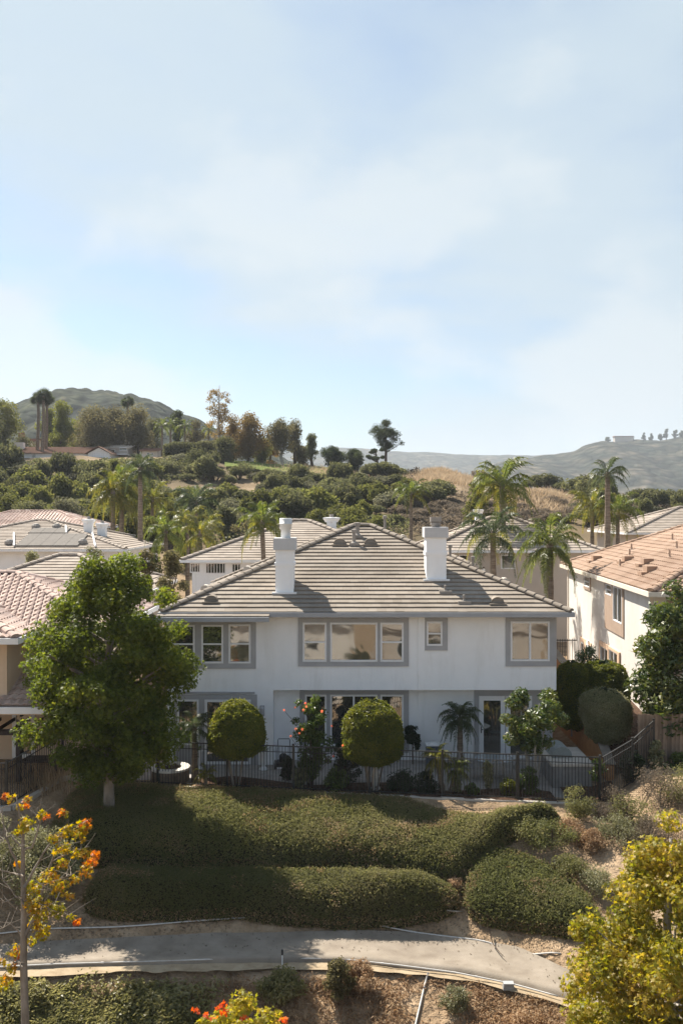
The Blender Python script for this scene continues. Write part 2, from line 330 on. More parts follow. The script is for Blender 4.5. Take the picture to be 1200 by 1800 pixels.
# ------------------------------------------------------------------ foliage builders
def unit(v): return v / (np.linalg.norm(v, axis=-1, keepdims=True) + 1e-9)
def leaves(mb, P, Nn, size, asp=.55, star=False, align=None, fold=.18):
    n = len(P)
    if n == 0: return mb
    size = np.broadcast_to(np.asarray(size, float), (n,))[:, None]
    a = align if align is not None else rng.normal(size=(n, 3))
    a = unit(a - (a * Nn).sum(1)[:, None] * Nn); b = np.cross(Nn, a)
    if star:
        k = 10; ang = np.arange(k) * 2 * pi / k; rr = np.where(np.arange(k) % 2 == 0, 1.0, .46)
        rr = rr * np.where(np.arange(k) == 0, 1.15, 1.0)
        V = P[:, None] + .5 * size[:, None] * (a[:, None] * (rr * np.cos(ang))[None, :, None] + b[:, None] * (rr * np.sin(ang))[None, :, None]) + Nn[:, None] * (fold * .5 * size[:, None] * (rr ** 2)[None, :, None]) * rng.choice([-1, 1], (n, 1, 1))
        return mb.add(V.reshape(-1, 3), np.arange(n * k).reshape(n, k))
    V = np.stack([P - a * size * .5, P + b * size * asp * .5 + Nn * size * fold, P + a * size * .5, P - b * size * asp * .5 + Nn * size * fold], 1)
    return mb.add(V.reshape(-1, 3), np.arange(n * 4).reshape(n, 4))
def cloud(C, R, n, flat=.8, shell=2.2, up=.45, jit=.7):
    """leaf positions and normals spread through clumps with centres C and radii R"""
    p = R ** 2 / (R ** 2).sum(); k = rng.choice(len(C), n, p=p)
    d = unit(rng.normal(size=(n, 3))); r = R[k] * rng.random(n) ** (1 / shell)
    P = C[k] + d * r[:, None] * np.array((1, 1, flat))
    return P, unit(d * .8 + np.array((0, 0, up)) + rng.normal(size=(n, 3)) * jit)
def prof_clumps(prof, n, rmin, rmax, inner=.35, lump=.25, seed=0):
    """clump centres filling a body of revolution with (z, radius) profile"""
    r_ = np.random.default_rng(seed); prof = np.array(prof); zz = prof[:, 0]; C = []; R = []
    area = np.trapezoid(prof[:, 1] ** 2, zz) if hasattr(np, 'trapezoid') else np.trapz(prof[:, 1] ** 2, zz)
    while len(C) < n:
        z = r_.uniform(zz[0], zz[-1]); w = np.interp(z, zz, prof[:, 1])
        if r_.random() > (w / prof[:, 1].max()) ** 1.3: continue
        th = r_.uniform(0, 2 * pi); lob = 1 + lump * sin(3 * th + z * 1.7 + seed) * .6 + lump * r_.normal() * .5
        q = (inner + (1 - inner) * r_.random()) ** .7
        rc = r_.uniform(rmin, rmax); rad = max(0, w * lob - rc * .75) * q
        C.append((rad * cos(th), rad * sin(th), z)); R.append(rc)
    return np.array(C), np.array(R)
def limb(mb, a, b, r0, r1, sag=.15, n=5, seg=6, wob=.06):
    a = np.array(a, float); b = np.array(b, float); t = np.linspace(0, 1, n)[:, None]
    L = np.linalg.norm(b - a); m = (a + b) / 2 + np.array((0, 0, sag * L)) * -1 + rng.normal(size=3) * wob * L
    p = (1 - t) ** 2 * a + 2 * t * (1 - t) * m + t ** 2 * b
    return mb.tube(p, np.linspace(r0, r1, n), seg)
def tree(name, label, cat, X, Y, zb, prof, leaf, nleaf, lsize, bark='bark', tr=.15, clumps=60, cr=(.4, .7), star=False, asp=.55, group=None, lean=(0, 0), limbs=14, trunk_top=.72, flat=.8, seed=1, lump=.25, shell=2.2, inner=.35, multi=1, up=.45, jit=.7):
    """prof: (height above zb, radius) of the crown outline"""
    root = thing(name, label, cat, (X, Y, zb), 0, group)
    C, R = prof_clumps(prof, clumps, cr[0], cr[1], inner, lump, seed)
    C = C + np.stack([C[:, 2] * lean[0], C[:, 2] * lean[1], 0 * C[:, 2]], 1)
    zt = prof[0][0] + (prof[-1][0] - prof[0][0]) * trunk_top
    t = MB()
    for k in range(multi):
        off = np.array((0, 0, 0)) if multi == 1 else np.array((cos(k * 2.4) * tr * 2.2, sin(k * 2.4) * tr * 2.2, 0))
        s = np.linspace(0, 1, 7)[:, None]
        top = np.array((zt * lean[0], zt * lean[1], zt)) + (0 if multi == 1 else np.array((cos(k * 2.4), sin(k * 2.4), 0)) * prof[len(prof) // 2][1] * .45)
        pts = off * 1.0 + s * (top - off) + np.concatenate([rng.normal(size=(7, 2)) * tr * .35, np.zeros((7, 1))], 1) * (s > 0)
        pts[0, 2] = -.35
        t.tube(pts, tr * np.array([1.35, 1.0, .9, .8, .65, .45, .22]), 9)
    idx = np.argsort(-np.linalg.norm(C[:, :2], axis=1))[:limbs * 3:3]
    for i in idx:
        z0 = max(prof[0][0] * .85, min(C[i, 2] - np.linalg.norm(C[i, :2]) * .6, zt * .95))
        limb(t, (z0 * lean[0], z0 * lean[1], z0), C[i], tr * .42, tr * .1, .1)
    t.build('trunk', M[bark], root, True, local=True)
    c = MB(); P, Nn = cloud(C, R, nleaf, flat, shell, up, jit)
    leaves(c, P, Nn, lsize * rng.uniform(.7, 1.3, nleaf), asp, star)
    c.build('crown', M[leaf], root, local=True)
    return root
def copy_tree(o, loc, rotz=0, scale=1.0, label=None):
    c = o.copy(); COL.objects.link(c); c.location = loc; c.rotation_euler = (0, 0, rotz); c.scale = (scale,) * 3 if np.isscalar(scale) else scale
    if label: c['label'] = label
    ORI[c.name] = ORI[o.name]
    for ch in list(o.children):
        d = ch.copy(); COL.objects.link(d); d.parent = c
        for g in ch.children:
            e = g.copy(); COL.objects.link(e); e.parent = d
    return c

# queen palm fronds: arching rachis with drooping leaflets, growing along +X from the origin
def frond_mesh(name, mat, L, rise, droop, nl=46, lw=.06, ll=.66, hang=.55, stiff=0.0):
    mb = MB(); s = np.linspace(0, 1, 9)
    x = L * (s - .18 * droop * s ** 2.4); z = L * (rise * s - droop * .75 * s ** 2.2)
    R = np.stack([x, .05 * L * np.sin(s * 2.2) * rng.uniform(-1, 1), z], 1)
    mb.tube(R, np.linspace(.035, .007, 9), 5)
    u = np.linspace(.14, .995, nl); Pc = np.stack([np.interp(u, s, R[:, k]) for k in range(3)], 1)
    T = unit(np.gradient(Pc, axis=0))
    for sd in (-1, 1):
        side = np.tile(np.array((0, sd, 0.0)), (nl, 1)); side = unit(side + T * .55 + rng.normal(size=(nl, 3)) * .16)
        ln = ll * np.sin(np.clip(u * 1.05, 0, 1) * pi * .93 + .25).clip(.25) * rng.uniform(.75, 1.15, nl)
        mid = Pc + side * ln[:, None] * .5 + np.array((0, 0, 1)) * ((.06 - hang * .12) * ln)[:, None]
        tip = Pc + side * (ln * (1 - .35 * hang))[:, None] - np.array((0, 0, 1)) * (hang * ln * rng.uniform(.6, 1.1, nl))[:, None]
        w = T * lw * .5
        V = np.stack([Pc - w * .5, mid - w, tip, mid + w, Pc + w * .5], 1)
        mb.add(V.reshape(-1, 3), np.arange(nl * 5).reshape(nl, 5))
    return mb.mesh(name, mat)
FR = {}
for key, mt in (('g', 'lf_palm'), ('y', 'lf_palm_y'), ('d', 'lf_palm_d')):
    FR[key] = [frond_mesh('frond', M[mt], 2.9, 1.0, 1.05, hang=.5), frond_mesh('frond', M[mt], 3.2, .85, 1.35, hang=.65), frond_mesh('frond', M[mt], 3.1, .55, 1.45, hang=.75), frond_mesh('frond', M[mt], 2.8, .1, 1.35, hang=.8)]
def palm(label, X, Y, zb, ztop, scale=1.0, nf=18, key='g', tr=.16, lean=(0, 0), old=.25, name='queen_palm', group=None, key2=None):
    root = thing(name, label, 'palm tree', (X, Y, zb), 0, group); h = ztop - zb
    s = np.linspace(0, 1, 12); pts = np.stack([lean[0] * s ** 1.6, lean[1] * s ** 1.6, -.3 + (h + .3) * s], 1)
    rr = tr * (1.25 - .45 * s); rr[0] *= 1.3; rr *= 1 + .06 * (-1) ** np.arange(12)
    t = MB(); t.tube(pts, rr, 9)
    top = pts[-1]; t.tube([top + (0, 0, -.1), top + (0, 0, .25 * scale), top + (0, 0, .55 * scale)], [tr * .85, tr * 1.0, tr * .35], 8)
    t.build('trunk', M['palm_bark'], root, True, local=True)
    nf = int(nf * 1.35)
    for i in range(nf):
        q = i / nf; v = 0 if q < .25 else 1 if q < .55 else 2 if q < 1 - old else 3
        k = key2 if (key2 and v >= 2 and rng.random() < .6) else key
        o = put(FR[k][v], 'frond'); o.parent = root
        o.location = top + np.array((0, 0, .35 * scale * (1 - q)))
        o.rotation_euler = (rng.uniform(-.25, .25), rng.uniform(-.22, .18) - (0.45 * (1 - q / .25) if q < .25 else 0), i * 2.39996 + rng.uniform(-.25, .25))
        o.scale = (scale * rng.uniform(.85, 1.12),) * 3
    return root

# ------------------------------------------------------------------ the ground
_pu = np.array([(-30, 25.6), (-14, 26.1), (-9.3, 26.4), (-4.8, 27.0), (0, 27.3), (1.6, 27.25), (3.6, 26.7), (4.8, 26.2), (5.7, 25.1), (8, 23.2), (14, 18)])
_pl = np.array([(-30, 24.5), (-14, 25.0), (-9.2, 25.35), (-4.6, 25.7), (-0.8, 25.85), (0.6, 25.75), (1.8, 25.5), (3.4, 25.1), (4.4, 24.6), (5.8, 23.7), (8, 21.6), (14, 16)])
def yu(x): return np.interp(x, _pu[:, 0], _pu[:, 1])
def yl(x): return np.interp(x, _pl[:, 0], _pl[:, 1])
_fe = np.array([(-40, 31.0), (-13, 31.2), (-10.9, 31.6), (-8.7, 33.7), (8.35, 31.2), (10.2, 32.6), (13, 32.9), (40, 33)])
def yfence(x): return np.interp(x, _fe[:, 0], _fe[:, 1])
def padz(x, y):
    x = np.asarray(x, float); y = np.asarray(y, float)
    return .5 * smooth(-8.9, -10.2, x) * smooth(31.6, 34.5, y) - .3 * smooth(-8.8, -10.6, x) * (1 - smooth(31.6, 34.5, y)) + .7 * smooth(8.9, 10.6, x)
Z_PATH = -2.4
_zp = np.array([(-900, 24), (-300, 21), (0, 18.9), (330, 18.6), (420, 17.3), (560, 16.8), (640, 16.0), (720, 15.6), (775, 16.4), (850, 14.9), (905, 13.0), (960, 13.5), (1010, 13.0), (1060, 12), (1120, 11.2), (1200, 10.6), (1500, 9.5), (2400, 9)])
def ground_z(x, y):
    x, y = np.broadcast_arrays(np.asarray(x, float), np.asarray(y, float))
    yf = yfence(x) - .25; bench = .15 + 1.3 * smooth(2.5, 5.0, x)
    y1 = yf - bench; y0 = yu(x) + .45; pz = padz(x, np.maximum(y, yf))
    t = np.clip((y1 - y) / np.maximum(y1 - y0, .5), 0, 1)
    slope = pz - bench * .08 * np.clip((yf - y) / np.maximum(bench, .1), 0, 1) + (-2.12 - pz) * (t * .85 + .15 * t * t * (3 - 2 * t))
    z = np.where(y > yf, pz, slope)
    a = np.clip((y0 - y) / .45, 0, 1); z = np.where(y < y0, -2.12 - .30 * a, z)
    L = yl(x); z = np.where(y < yu(x) - .08, Z_PATH - .20, z); z = np.where(y < L + .02, Z_PATH - .14, z)
    z = np.where(y < L - .36, Z_PATH - .14 - .46 * np.clip(L - .36 - y, 0, 17) + .02 * np.clip(L - 17 - y, 0, 30), z)
    # behind the houses
    b = np.interp(y, [46, 58, 70, 82, 92, 112], [0, .6, 1.2, 2.0, 3.8, 8.6]); w = smooth(45, 52, y)
    z = z * (1 - w) + b * w
    px = 600 + x * F / np.maximum(y, 40); zp = np.interp(px, _zp[:, 0], _zp[:, 1])
    h = np.clip((y - 106) / 58, 0, 1); up = h * .55 + .45 * smooth(0, 1, h)
    zb = np.minimum(b, 7.6)
    hill = zb + (zp - zb) * up
    z = np.where(y > 106, np.maximum(hill, np.where(y < 112, b * (1 - smooth(106, 112, y)) + hill * smooth(106, 112, y), hill)), z)
    z = np.where(y > 180, zp - np.clip((y - 180) * .10, 0, 40), z)
    n = fbm(x, y, .45, 3, 5) * .14 * (1 - np.exp(-np.abs(np.clip(yu(x) - y, 0, 99)) * 2) * (y < yu(x))) * ((y < yl(x) - .4) | (y > y0)) * (y < yf)
    z = z + n + fbm(x, y, .07, 3, 8) * 1.7 * smooth(104, 125, y) * (1 - smooth(170, 185, y))
    return z
def axis(parts):
    out = []
    for a, b, st in parts: out += list(np.arange(a, b, st))
    return np.array(out)
xs = axis([(-7000, -1000, 1000), (-1000, -200, 100), (-200, -80, 6), (-80, -18, 2), (-18, 18, .25), (18, 80, 2), (80, 200, 6), (200, 1000, 100), (1000, 7001, 1000)])
ys = axis([(-900, -100, 100), (-100, -20, 10), (-20, 18, 1.5), (18, 37, .18), (37, 60, 1), (60, 186, 2.2), (186, 400, 14), (400, 1200, 100), (1200, 9001, 600)])
XX, YY = np.meshgrid(xs, ys)
gm = nmat('dry_ground', [(.20, .14, .088), (.32, .225, .14), (.42, .31, .205)], 1.6, .95, 1.0, 7, .1, dirt=((.13, .085, .05), .7, .75), bdist=.12)
def near_far(m, far, ya, yb):
    """hillside soil differs from the garden slope's: mix by distance up the valley"""
    t = m.node_tree; N = t.nodes; L = t.links; b = N['Principled BSDF']; c = b.inputs['Base Color'].links[0].from_socket
    g = N.new('ShaderNodeNewGeometry'); s = N.new('ShaderNodeSeparateXYZ'); L.new(g.outputs['Position'], s.inputs[0])
    r = N.new('ShaderNodeMapRange'); r.inputs['From Min'].default_value = ya; r.inputs['From Max'].default_value = yb; L.new(s.outputs['Y'], r.inputs['Value'])
    n = N.new('ShaderNodeTexNoise'); n.inputs['Scale'].default_value = .09; n.inputs['Detail'].default_value = 7; L.new(g.outputs['Position'], n.inputs['Vector'])
    cc = _ramp(t, n.outputs['Fac'], far, [.35, .5, .65]); x = N.new('ShaderNodeMix'); x.data_type = 'RGBA'
    L.new(r.outputs[0], x.inputs[0]); L.new(c, x.inputs[6]); L.new(cc, x.inputs[7]); L.new(x.outputs[2], b.inputs['Base Color'])
near_far(gm, [(.10, .08, .045), (.19, .14, .085), (.33, .245, .16)], 70, 100)
o = MB().grid(np.stack([XX, YY, ground_z(XX, YY)], -1)).build('ground', gm, None, True); o['kind'] = 'structure'

# the concrete drainage path: its own sheet with a rounded-down edge
px_ = np.linspace(-22, 12, 240); v_ = np.array([-.13, -.10, 0, .12, .3, .5, .7, .88, 1.0])
zz_ = np.array([-.16, -.02, 0, -.03, -.05, -.06, -.05, -.02, .03])
U, L_ = yu(px_), yl(px_)
wob = fbm(px_, px_ * 0, .9, 3, 3) * .10
Pp = np.stack([np.repeat(px_[:, None], 9, 1), (L_ + wob * .6)[:, None] * (1 - v_) + (U + wob)[:, None] * v_, np.repeat((Z_PATH + zz_)[None], 240, 0)], -1)
o = MB().grid(Pp).build('path', M['concrete'], None, True); o['kind'] = 'structure'
# sandy shoulder beside the path
xs2 = np.linspace(-22, 12, 260); vv = np.linspace(0, 1, 5)
sh = np.stack([np.repeat(xs2[:, None], 5, 1), (yl(xs2) - .56 + fbm(xs2, xs2 * 0, 1.3, 3, 8) * .16)[:, None] * (1 - vv) + (yl(xs2) - .02)[:, None] * vv, np.full((260, 5), Z_PATH - .118) + fbm(np.repeat(xs2[:, None], 5, 1), np.repeat(vv[None] * 3, 260, 0), 2, 2, 4) * .03], -1)
o = MB().grid(sh).build('sandy_path_edge', nmat('pale_sand', [(.26, .195, .125), (.34, .265, .175), (.40, .32, .22)], 3, .95, .6, 25, .1), None, True); o['kind'] = 'structure'

# patio, planting beds
def strip(name, mat, xa, xb, ya, yb, z, n=60):
    x = np.linspace(xa, xb, n); y0_ = np.array([ya(q) for q in x]); y1_ = np.array([yb(q) for q in x]); v = np.linspace(0, 1, 8)
    Y_ = y0_[:, None] * (1 - v) + y1_[:, None] * v; X_ = np.repeat(x[:, None], 8, 1)
    Z_ = z + 0 * X_ + (fbm(X_, Y_, 1.6, 3, 2) * .05 if z > .03 else 0)
    o = MB().grid(np.stack([X_, Y_, Z_], -1)).build(name, mat, None, True); o['kind'] = 'structure'; return o
fy = lambda q: float(yfence(q))
strip('patio', M['patio'], -8.6, 8.3, lambda q: fy(q) + .5, lambda q: 37.0, .012)
strip('planting_soil', M['mulch'], -5.0, 7.0, lambda q: fy(q) - .18, lambda q: fy(q) + 1.0 + .3 * sin(q * 1.3), .04)

# ------------------------------------------------------------------ frames for walls that face any way
class Fr:
    """u along the wall, w into the wall, z up"""
    def __init__(s, O, U, Wd): s.O = np.array(O, float); s.U = np.array(U, float); s.W = np.array(Wd, float)
    def __call__(s, v): return s.O + v[:, :1] * s.U + v[:, 1:2] * s.W + v[:, 2:3] * np.array((0, 0, 1.0))
def wall(mb, fr, u0, u1, z0, z1, ops=(), w=0.0, depth=.14):
    us = sorted({u0, u1, *[q for o in ops for q in o[:2]]}); us = [q for q in us if u0 <= q <= u1]
    zs = sorted({z0, z1, *[q for o in ops for q in o[2:4]]}); zs = [q for q in zs if z0 <= q <= z1]
    for a, b in zip(us[:-1], us[1:]):
        for c, d in zip(zs[:-1], zs[1:]):
            m, n = (a + b) / 2, (c + d) / 2
            if any(o[0] < m < o[1] and o[2] < n < o[3] for o in ops): continue
            mb.add(fr(np.array([(a, w, c), (b, w, c), (b, w, d), (a, w, d)], float)), np.array([(0, 1, 2, 3)]))
    for (a, b, c, d) in ops:
        for q in ([(a, w, c), (a, w + depth, c), (a, w + depth, d), (a, w, d)], [(b, w, c), (b, w + depth, c), (b, w + depth, d), (b, w, d)],
                  [(a, w, d), (b, w, d), (b, w + depth, d), (a, w + depth, d)], [(a, w, c), (b, w, c), (b, w + depth, c), (a, w + depth, c)]):
            mb.add(fr(np.array(q, float)), np.array([(0, 1, 2, 3)]))
def window(root, fr, u0, u1, z0, z1, kind='fixed', w=0.0, local=False, frame=.065, mat='white', glass='glass', name='window', bars=0, pname='pane', proud=.012):
    """frame with panes as sub-parts; the frame stands in the opening, its face just proud of the wall"""
    mb = MB(); a, b, c, d = u0 + .004, u1 - .004, z0 + .004, z1 - .004; f = frame; wa, wb = w - proud, w + .09
    mb.box((a, wa, c), (a + f, wb, d), fr).box((b - f, wa, c), (b, wb, d), fr).box((a + f, wa, c), (b - f, wb, c + f), fr).box((a + f, wa, d - f), (b - f, wb, d), fr)
    cells = []
    if kind == 'hung':
        m = (c + d) / 2; mb.box((a + f, wa + .006, m - .028), (b - f, wb - .01, m + .028), fr); cells = [(a + f, b - f, c + f, m - .028, .045), (a + f, b - f, m + .028, d - f, .03)]
    elif kind == 'slider':
        m = (a + b) / 2; mb.box((m - .035, wa + .006, c + f), (m + .035, wb - .01, d - f), fr); cells = [(a + f, m - .035, c + f, d - f, .045), (m + .035, b - f, c + f, d - f, .03)]
    else: cells = [(a + f, b - f, c + f, d - f, .035)]
    if bars:
        for k in range(1, bars): 
            q = a + (b - a) * k / bars; mb.box((q - .018, wa + .01, c + f), (q + .018, wb - .02, d - f), fr)
    o = mb.build(name, M[mat], root, local=local)
    for k, (p, q, r, s, dp) in enumerate(cells):
        g = MB().box((p, w + dp, r), (q, w + dp + .02, s), fr).build(pname, M[glass], o, local=local)
    return o
def surround(root, fr, ops, u0, u1, z0, z1, w=0.0, proud=.05, mat='trim', local=False):
    """flat raised stucco band round a group of windows"""
    mb = MB(); wall(mb, fr, u0, u1, z0, z1, ops, w - proud, proud)
    for p in ([(u0, z0), (u1, z0)], [(u1, z0), (u1, z1)], [(u1, z1), (u0, z1)], [(u0, z1), (u0, z0)]):
        (a, c), (b, d) = p
        mb.add(fr(np.array([(a, w - proud, c), (b, w - proud, d), (b, w, d), (a, w, c)], float)), np.array([(0, 1, 2, 3)]))
    return mb.build('window_surround', M[mat], root, local=local)

# ------------------------------------------------------------------ roofs
def slope_pt(A, e, n, ze, p): 
    A = np.array(A, float); e = np.array(e, float); n = np.array(n, float)
    return lambda u, r, h: A + u[:, None] * e + r[:, None] * n + (ze + p * r + h)[:, None] * np.array((0, 0, 1.0))
def course_mesh(pt, r0, r1, a0, b0, a1, b1, th, tw, wave, stag):
    """one course of roof tiles: each tile its own block, butt end down the slope"""
    mb = MB()
    if b0 - a0 < .05: return None
    if wave:
        nst = max(2, int((b0 - a0) / tw * 6)); k = np.arange(nst + 1) / nst
        ph = np.abs(np.sin(pi * (a0 + (b0 - a0) * k) / tw + stag)); hb = wave * ph ** 1.2
        u0 = a0 + (b0 - a0) * k; u1 = a1 + (b1 - a1) * k; z = np.zeros(nst + 1)
        lo = pt(u0, z + r0, z + th + hb); up = pt(u1, z + r1, z + .012 + hb); bt = pt(u0, z + r0 + .06, z)
        i = np.arange(nst); n = nst + 1
        mb.add(np.concatenate([bt, lo, up]), np.concatenate([np.stack([i, i + 1, n + i + 1, n + i], 1), np.stack([n + i, n + i + 1, 2 * n + i + 1, 2 * n + i], 1)]))
        return mb
    edges = np.concatenate([[a0], np.arange(a0 + stag, b0, tw)[1 if stag < .02 else 0:], [b0]]); edges = np.unique(np.clip(edges, a0, b0))
    ua, ub = edges[:-1] + .0015, edges[1:] - .0015; ok = ub - ua > .02; ua, ub = ua[ok], ub[ok]; n = len(ua)
    if n == 0: return None
    h = th + rng.uniform(-.003, .003, n); z = np.zeros(n); rr = r0 + rng.uniform(-.004, .004, n)
    ca, cb = np.clip(ua, a1, b1), np.clip(ub, a1, b1)
    V = np.stack([pt(ua, rr + .03, z - .004), pt(ub, rr + .03, z - .004), pt(ua, rr, h), pt(ub, rr, h), pt(ca, z + r1, z + .012), pt(cb, z + r1, z + .012), pt(ca, z + r1, z - .004), pt(cb, z + r1, z - .004)], 1)
    b = np.arange(n)[:, None] * 8
    mb.add(V.reshape(-1, 3), np.concatenate([b + np.array([[0, 1, 3, 2]]), b + np.array([[2, 3, 5, 4]]), b + np.array([[0, 2, 4, 6]]), b + np.array([[1, 7, 5, 3]])]))
    return mb
def cap_mesh(L, r, mat, name='hip_tile'):
    mb = MB(); th = np.linspace(-.15, pi + .15, 8)
    for k, (a, b) in enumerate(((0, L),)):
        A = np.stack([np.full(8, a), r * 1.08 * np.cos(th), r * .62 * np.sin(th) + .03], 1); B = np.stack([np.full(8, b), r * .92 * np.cos(th), r * .62 * np.sin(th)], 1)
        i = np.arange(7); mb.add(np.concatenate([A, B]), [np.stack([i, i + 1, i + 9, i + 8], 1), np.array([list(range(8))])])
    return mb.mesh(name, mat)
def cap_run(root, a, b, me, L, local, lift=.05, single=True, mat=None):
    a = np.array(a, float); b = np.array(b, float); d = b - a; D = np.linalg.norm(d); n = max(1, int(D / L)); q = Vector(d).to_track_quat('X', 'Z'); 
    off = np.zeros(3) if local else ORI[root.name]
    if single:
        for k in range(n):
            o = bpy.data.objects.new('hip_tile', me); COL.objects.link(o); o.parent = root
            o.location = a + d * (k / n) + np.array((0, 0, lift)) - off; o.rotation_euler = q.to_euler()
            o.rotation_euler.y -= 0; o.scale = (D / n / L * 1.06, 1, 1)
    else:
        V = np.array([v.co[:] for v in me.vertices]); R = np.array(q.to_matrix()); mb = MB(); fs = [np.array(p.vertices[:]) for p in me.polygons]
        for k in range(n):
            W_ = (V * np.array((D / n / L * 1.06, 1, 1))) @ R.T + a + d * (k / n) + np.array((0, 0, lift))
            mb.add(W_, np.array([f for f in fs if len(f) == 4])); 
        mb.build('hip_cap', mat, root, local=local)
def hip_roof(root, x0, x1, y0, y1, ze, p, mat, cap_mat=None, course=.31, th=.05, tw=.33, wave=0, slopes='FLRB', local=False, single=True, skip_front=None, caps=True, capr=.15, capL=.40, gut=.12, gmat='gutter', cn='tile_course', side_caps='all'):
    Wd, D = x1 - x0, y1 - y0; w = min(Wd, D) / 2
    if Wd >= D: ra, rb = (x0 + w, y0 + w), (x1 - w, y0 + w)
    else: ra, rb = (x0 + w, y0 + w), (x0 + w, y1 - w)
    zr = ze + p * w
    dk = MB(); F4 = [(x0, y0, ze), (x1, y0, ze), (x1, y1, ze), (x0, y1, ze)]; A = (*ra, zr); B = (*rb, zr)
    e = -.012; Z = lambda q: (q[0], q[1], q[2] + e)
    if Wd >= D: fc = [(F4[0], F4[1], B, A), (F4[1], F4[2], B), (F4[2], F4[3], A, B), (F4[3], F4[0], A)]
    else: fc = [(F4[0], F4[1], A), (F4[1], F4[2], B, A), (F4[2], F4[3], B), (F4[3], F4[0], A, B)]
    for f in fc: dk.quad(*[Z(q) for q in f])
    dk.quad(*[(q[0], q[1], q[2] - .10) for q in F4])
    dk.build('roof_deck', M[mat], root, local=local)
    defs = {'F': ((x0, y0, 0), (1, 0, 0), (0, 1, 0), Wd), 'R': ((x1, y0, 0), (0, 1, 0), (-1, 0, 0), D), 'B': ((x1, y1, 0), (-1, 0, 0), (0, -1, 0), Wd), 'L': ((x0, y1, 0), (0, -1, 0), (1, 0, 0), D)}
    cr = course / sqrt(1 + p * p); n = int(np.ceil(w / cr))
    for sname in slopes:
        O, ev, nv, Ln = defs[sname]; pt = slope_pt(O, ev, nv, ze, p)
        for k in range(n):
            r0 = k * cr - (.03 if k == 0 else 0); r1 = min((k + 1) * cr + .02, w + .001)
            if sname == 'F' and skip_front is not None and k < skip_front: continue
            rr0 = max(r0, 0)
            m = course_mesh(pt, r0, r1, rr0, Ln - rr0, r1, max(Ln - r1, r1 + .001), th, tw, wave, (tw / 2 if k % 2 else 0) + .01 if not wave else 0)
            if m is not None: m.build(cn, M[mat], root, local=local)
    if caps:
        me = cap_mesh(capL, capr, M[cap_mat or mat]); h = th
        runs = [(F4[0], A), (F4[1], A if Wd < D else B), (A, B), (F4[3], A if Wd >= D else B), (F4[2], B)]
        for i, (s, t) in enumerate(runs):
            if np.linalg.norm(np.array(s) - np.array(t)) > .2: cap_run(root, s, t, me, capL, local, h * .7, single and i < 3, M[cap_mat or mat])
    if gut:
        g = MB(); q = .11
        g.box((x0 - q, y0 - q - .01, ze - gut - .02), (x1 + q, y0 - .03, ze + .012)).box((x0 - q, y0 - .03, ze - gut - .02), (x0 - .03, y1 + q, ze + .012)).box((x1 + .03, y0 - .03, ze - gut - .02), (x1 + q, y1 + q, ze + .012))
        g.build('gutter', M[gmat], root, local=local)
    return A, B

# ------------------------------------------------------------------ the main house
HX = lambda px: gx(px, 36.0)
HZ = lambda py: gz(py, 36.0)
house = thing('white_house', 'white two-storey stucco house with grey-brown hipped roof and two white chimneys', 'house', (0.9, 36, 0))
fr = Fr((0, 36, 0), (1, 0, 0), (0, 1, 0)); frl = Fr((0, 36.7, 0), (1, 0, 0), (0, 1, 0))
XL, XR = HX(293), HX(977); ZO = HZ(1213); ZE = 5.66; XS = HX(480)
win_up = [[(300, 343, 1098, 1166, 'hung'), (354, 393, 1098, 1166, 'hung'), (402, 441, 1097, 1166, 'hung')],
          [(532, 574, 1094, 1163, 'hung'), (580, 663, 1094, 1163, 'fixed'), (668, 709, 1094, 1163, 'hung')],
          [(749, 777, 1092, 1135, 'hung')], [(896, 965, 1092, 1162, 'slider')]]
sur_up = [(XL + .06, 450, 1091, 1175), (524, 718, 1086, 1171), (746, 786, 1086, 1143), (888, XR - .003, 1086, 1171)]
cv = lambda o: (HX(o[0]), HX(o[1]), HZ(o[3]), HZ(o[2]))
ops_up = [cv(o) for g in win_up for o in g]
ops_ll = [(HX(312), HX(350), 0.75, 2.45), (HX(360), HX(441), 0.04, 2.45)]
wl = MB()
wall(wl, fr, XL, XR, ZO, ZE, ops_up); wall(wl, fr, XL, XS, 0, ZO, ops_ll)
D2 = lambda px: gx(px, 36.7)
ops_lr = [(D2(536), D2(574), 0.55, 2.5), (D2(580), D2(663), 0.55, 2.5), (D2(668), D2(709), 0.55, 2.5), (D2(841), D2(934), 0.05, 2.45)]
wall(wl, frl, XS, XR, 0, ZO, ops_lr)
wl.quad((XS, 36, ZO), (XR, 36, ZO), (XR, 36.7, ZO), (XS, 36.7, ZO)); wl.quad((XS, 36, 0), (XS, 36.7, 0), (XS, 36.7, ZO), (XS, 36, ZO))
wl.quad((XL, 36, 0), (XL, 49.2, 0), (XL, 49.2, ZE), (XL, 36, ZE)); wl.quad((XR, 36, ZO), (XR, 49.2, ZO), (XR, 49.2, ZE), (XR, 36, ZE)); wl.quad((XR, 36.7, 0), (XR, 49.2, 0), (XR, 49.2, ZO), (XR, 36.7, ZO)); wl.quad((XL, 49.2, 0), (XR, 49.2, 0), (XR, 49.2, ZE), (XL, 49.2, ZE))
wl.build('wall', M['stucco'], house)
MB().box((HX(734), 35.955, ZO + .002), (HX(746), 36, ZE - .1)).box((D2(734), 36.655, 0), (D2(746), 36.7, ZO - .003)).build('pilaster', M['stucco'], house)
MB().box((HX(300), 35.93, HZ(1219)), (HX(448), 36, HZ(1216))).build('ledge', M['trim'], house)
for g, s in zip(win_up, sur_up):
    u0 = HX(s[0]) if s[0] > 100 else s[0]; u1 = HX(s[1]) if s[1] > 100 else s[1]
    surround(house, fr, [cv(o) for o in g], u0, u1, HZ(s[3]), min(HZ(s[2]), ZE - .13))
    for o in g: window(house, fr, *cv(o), o[4], w=-.05)
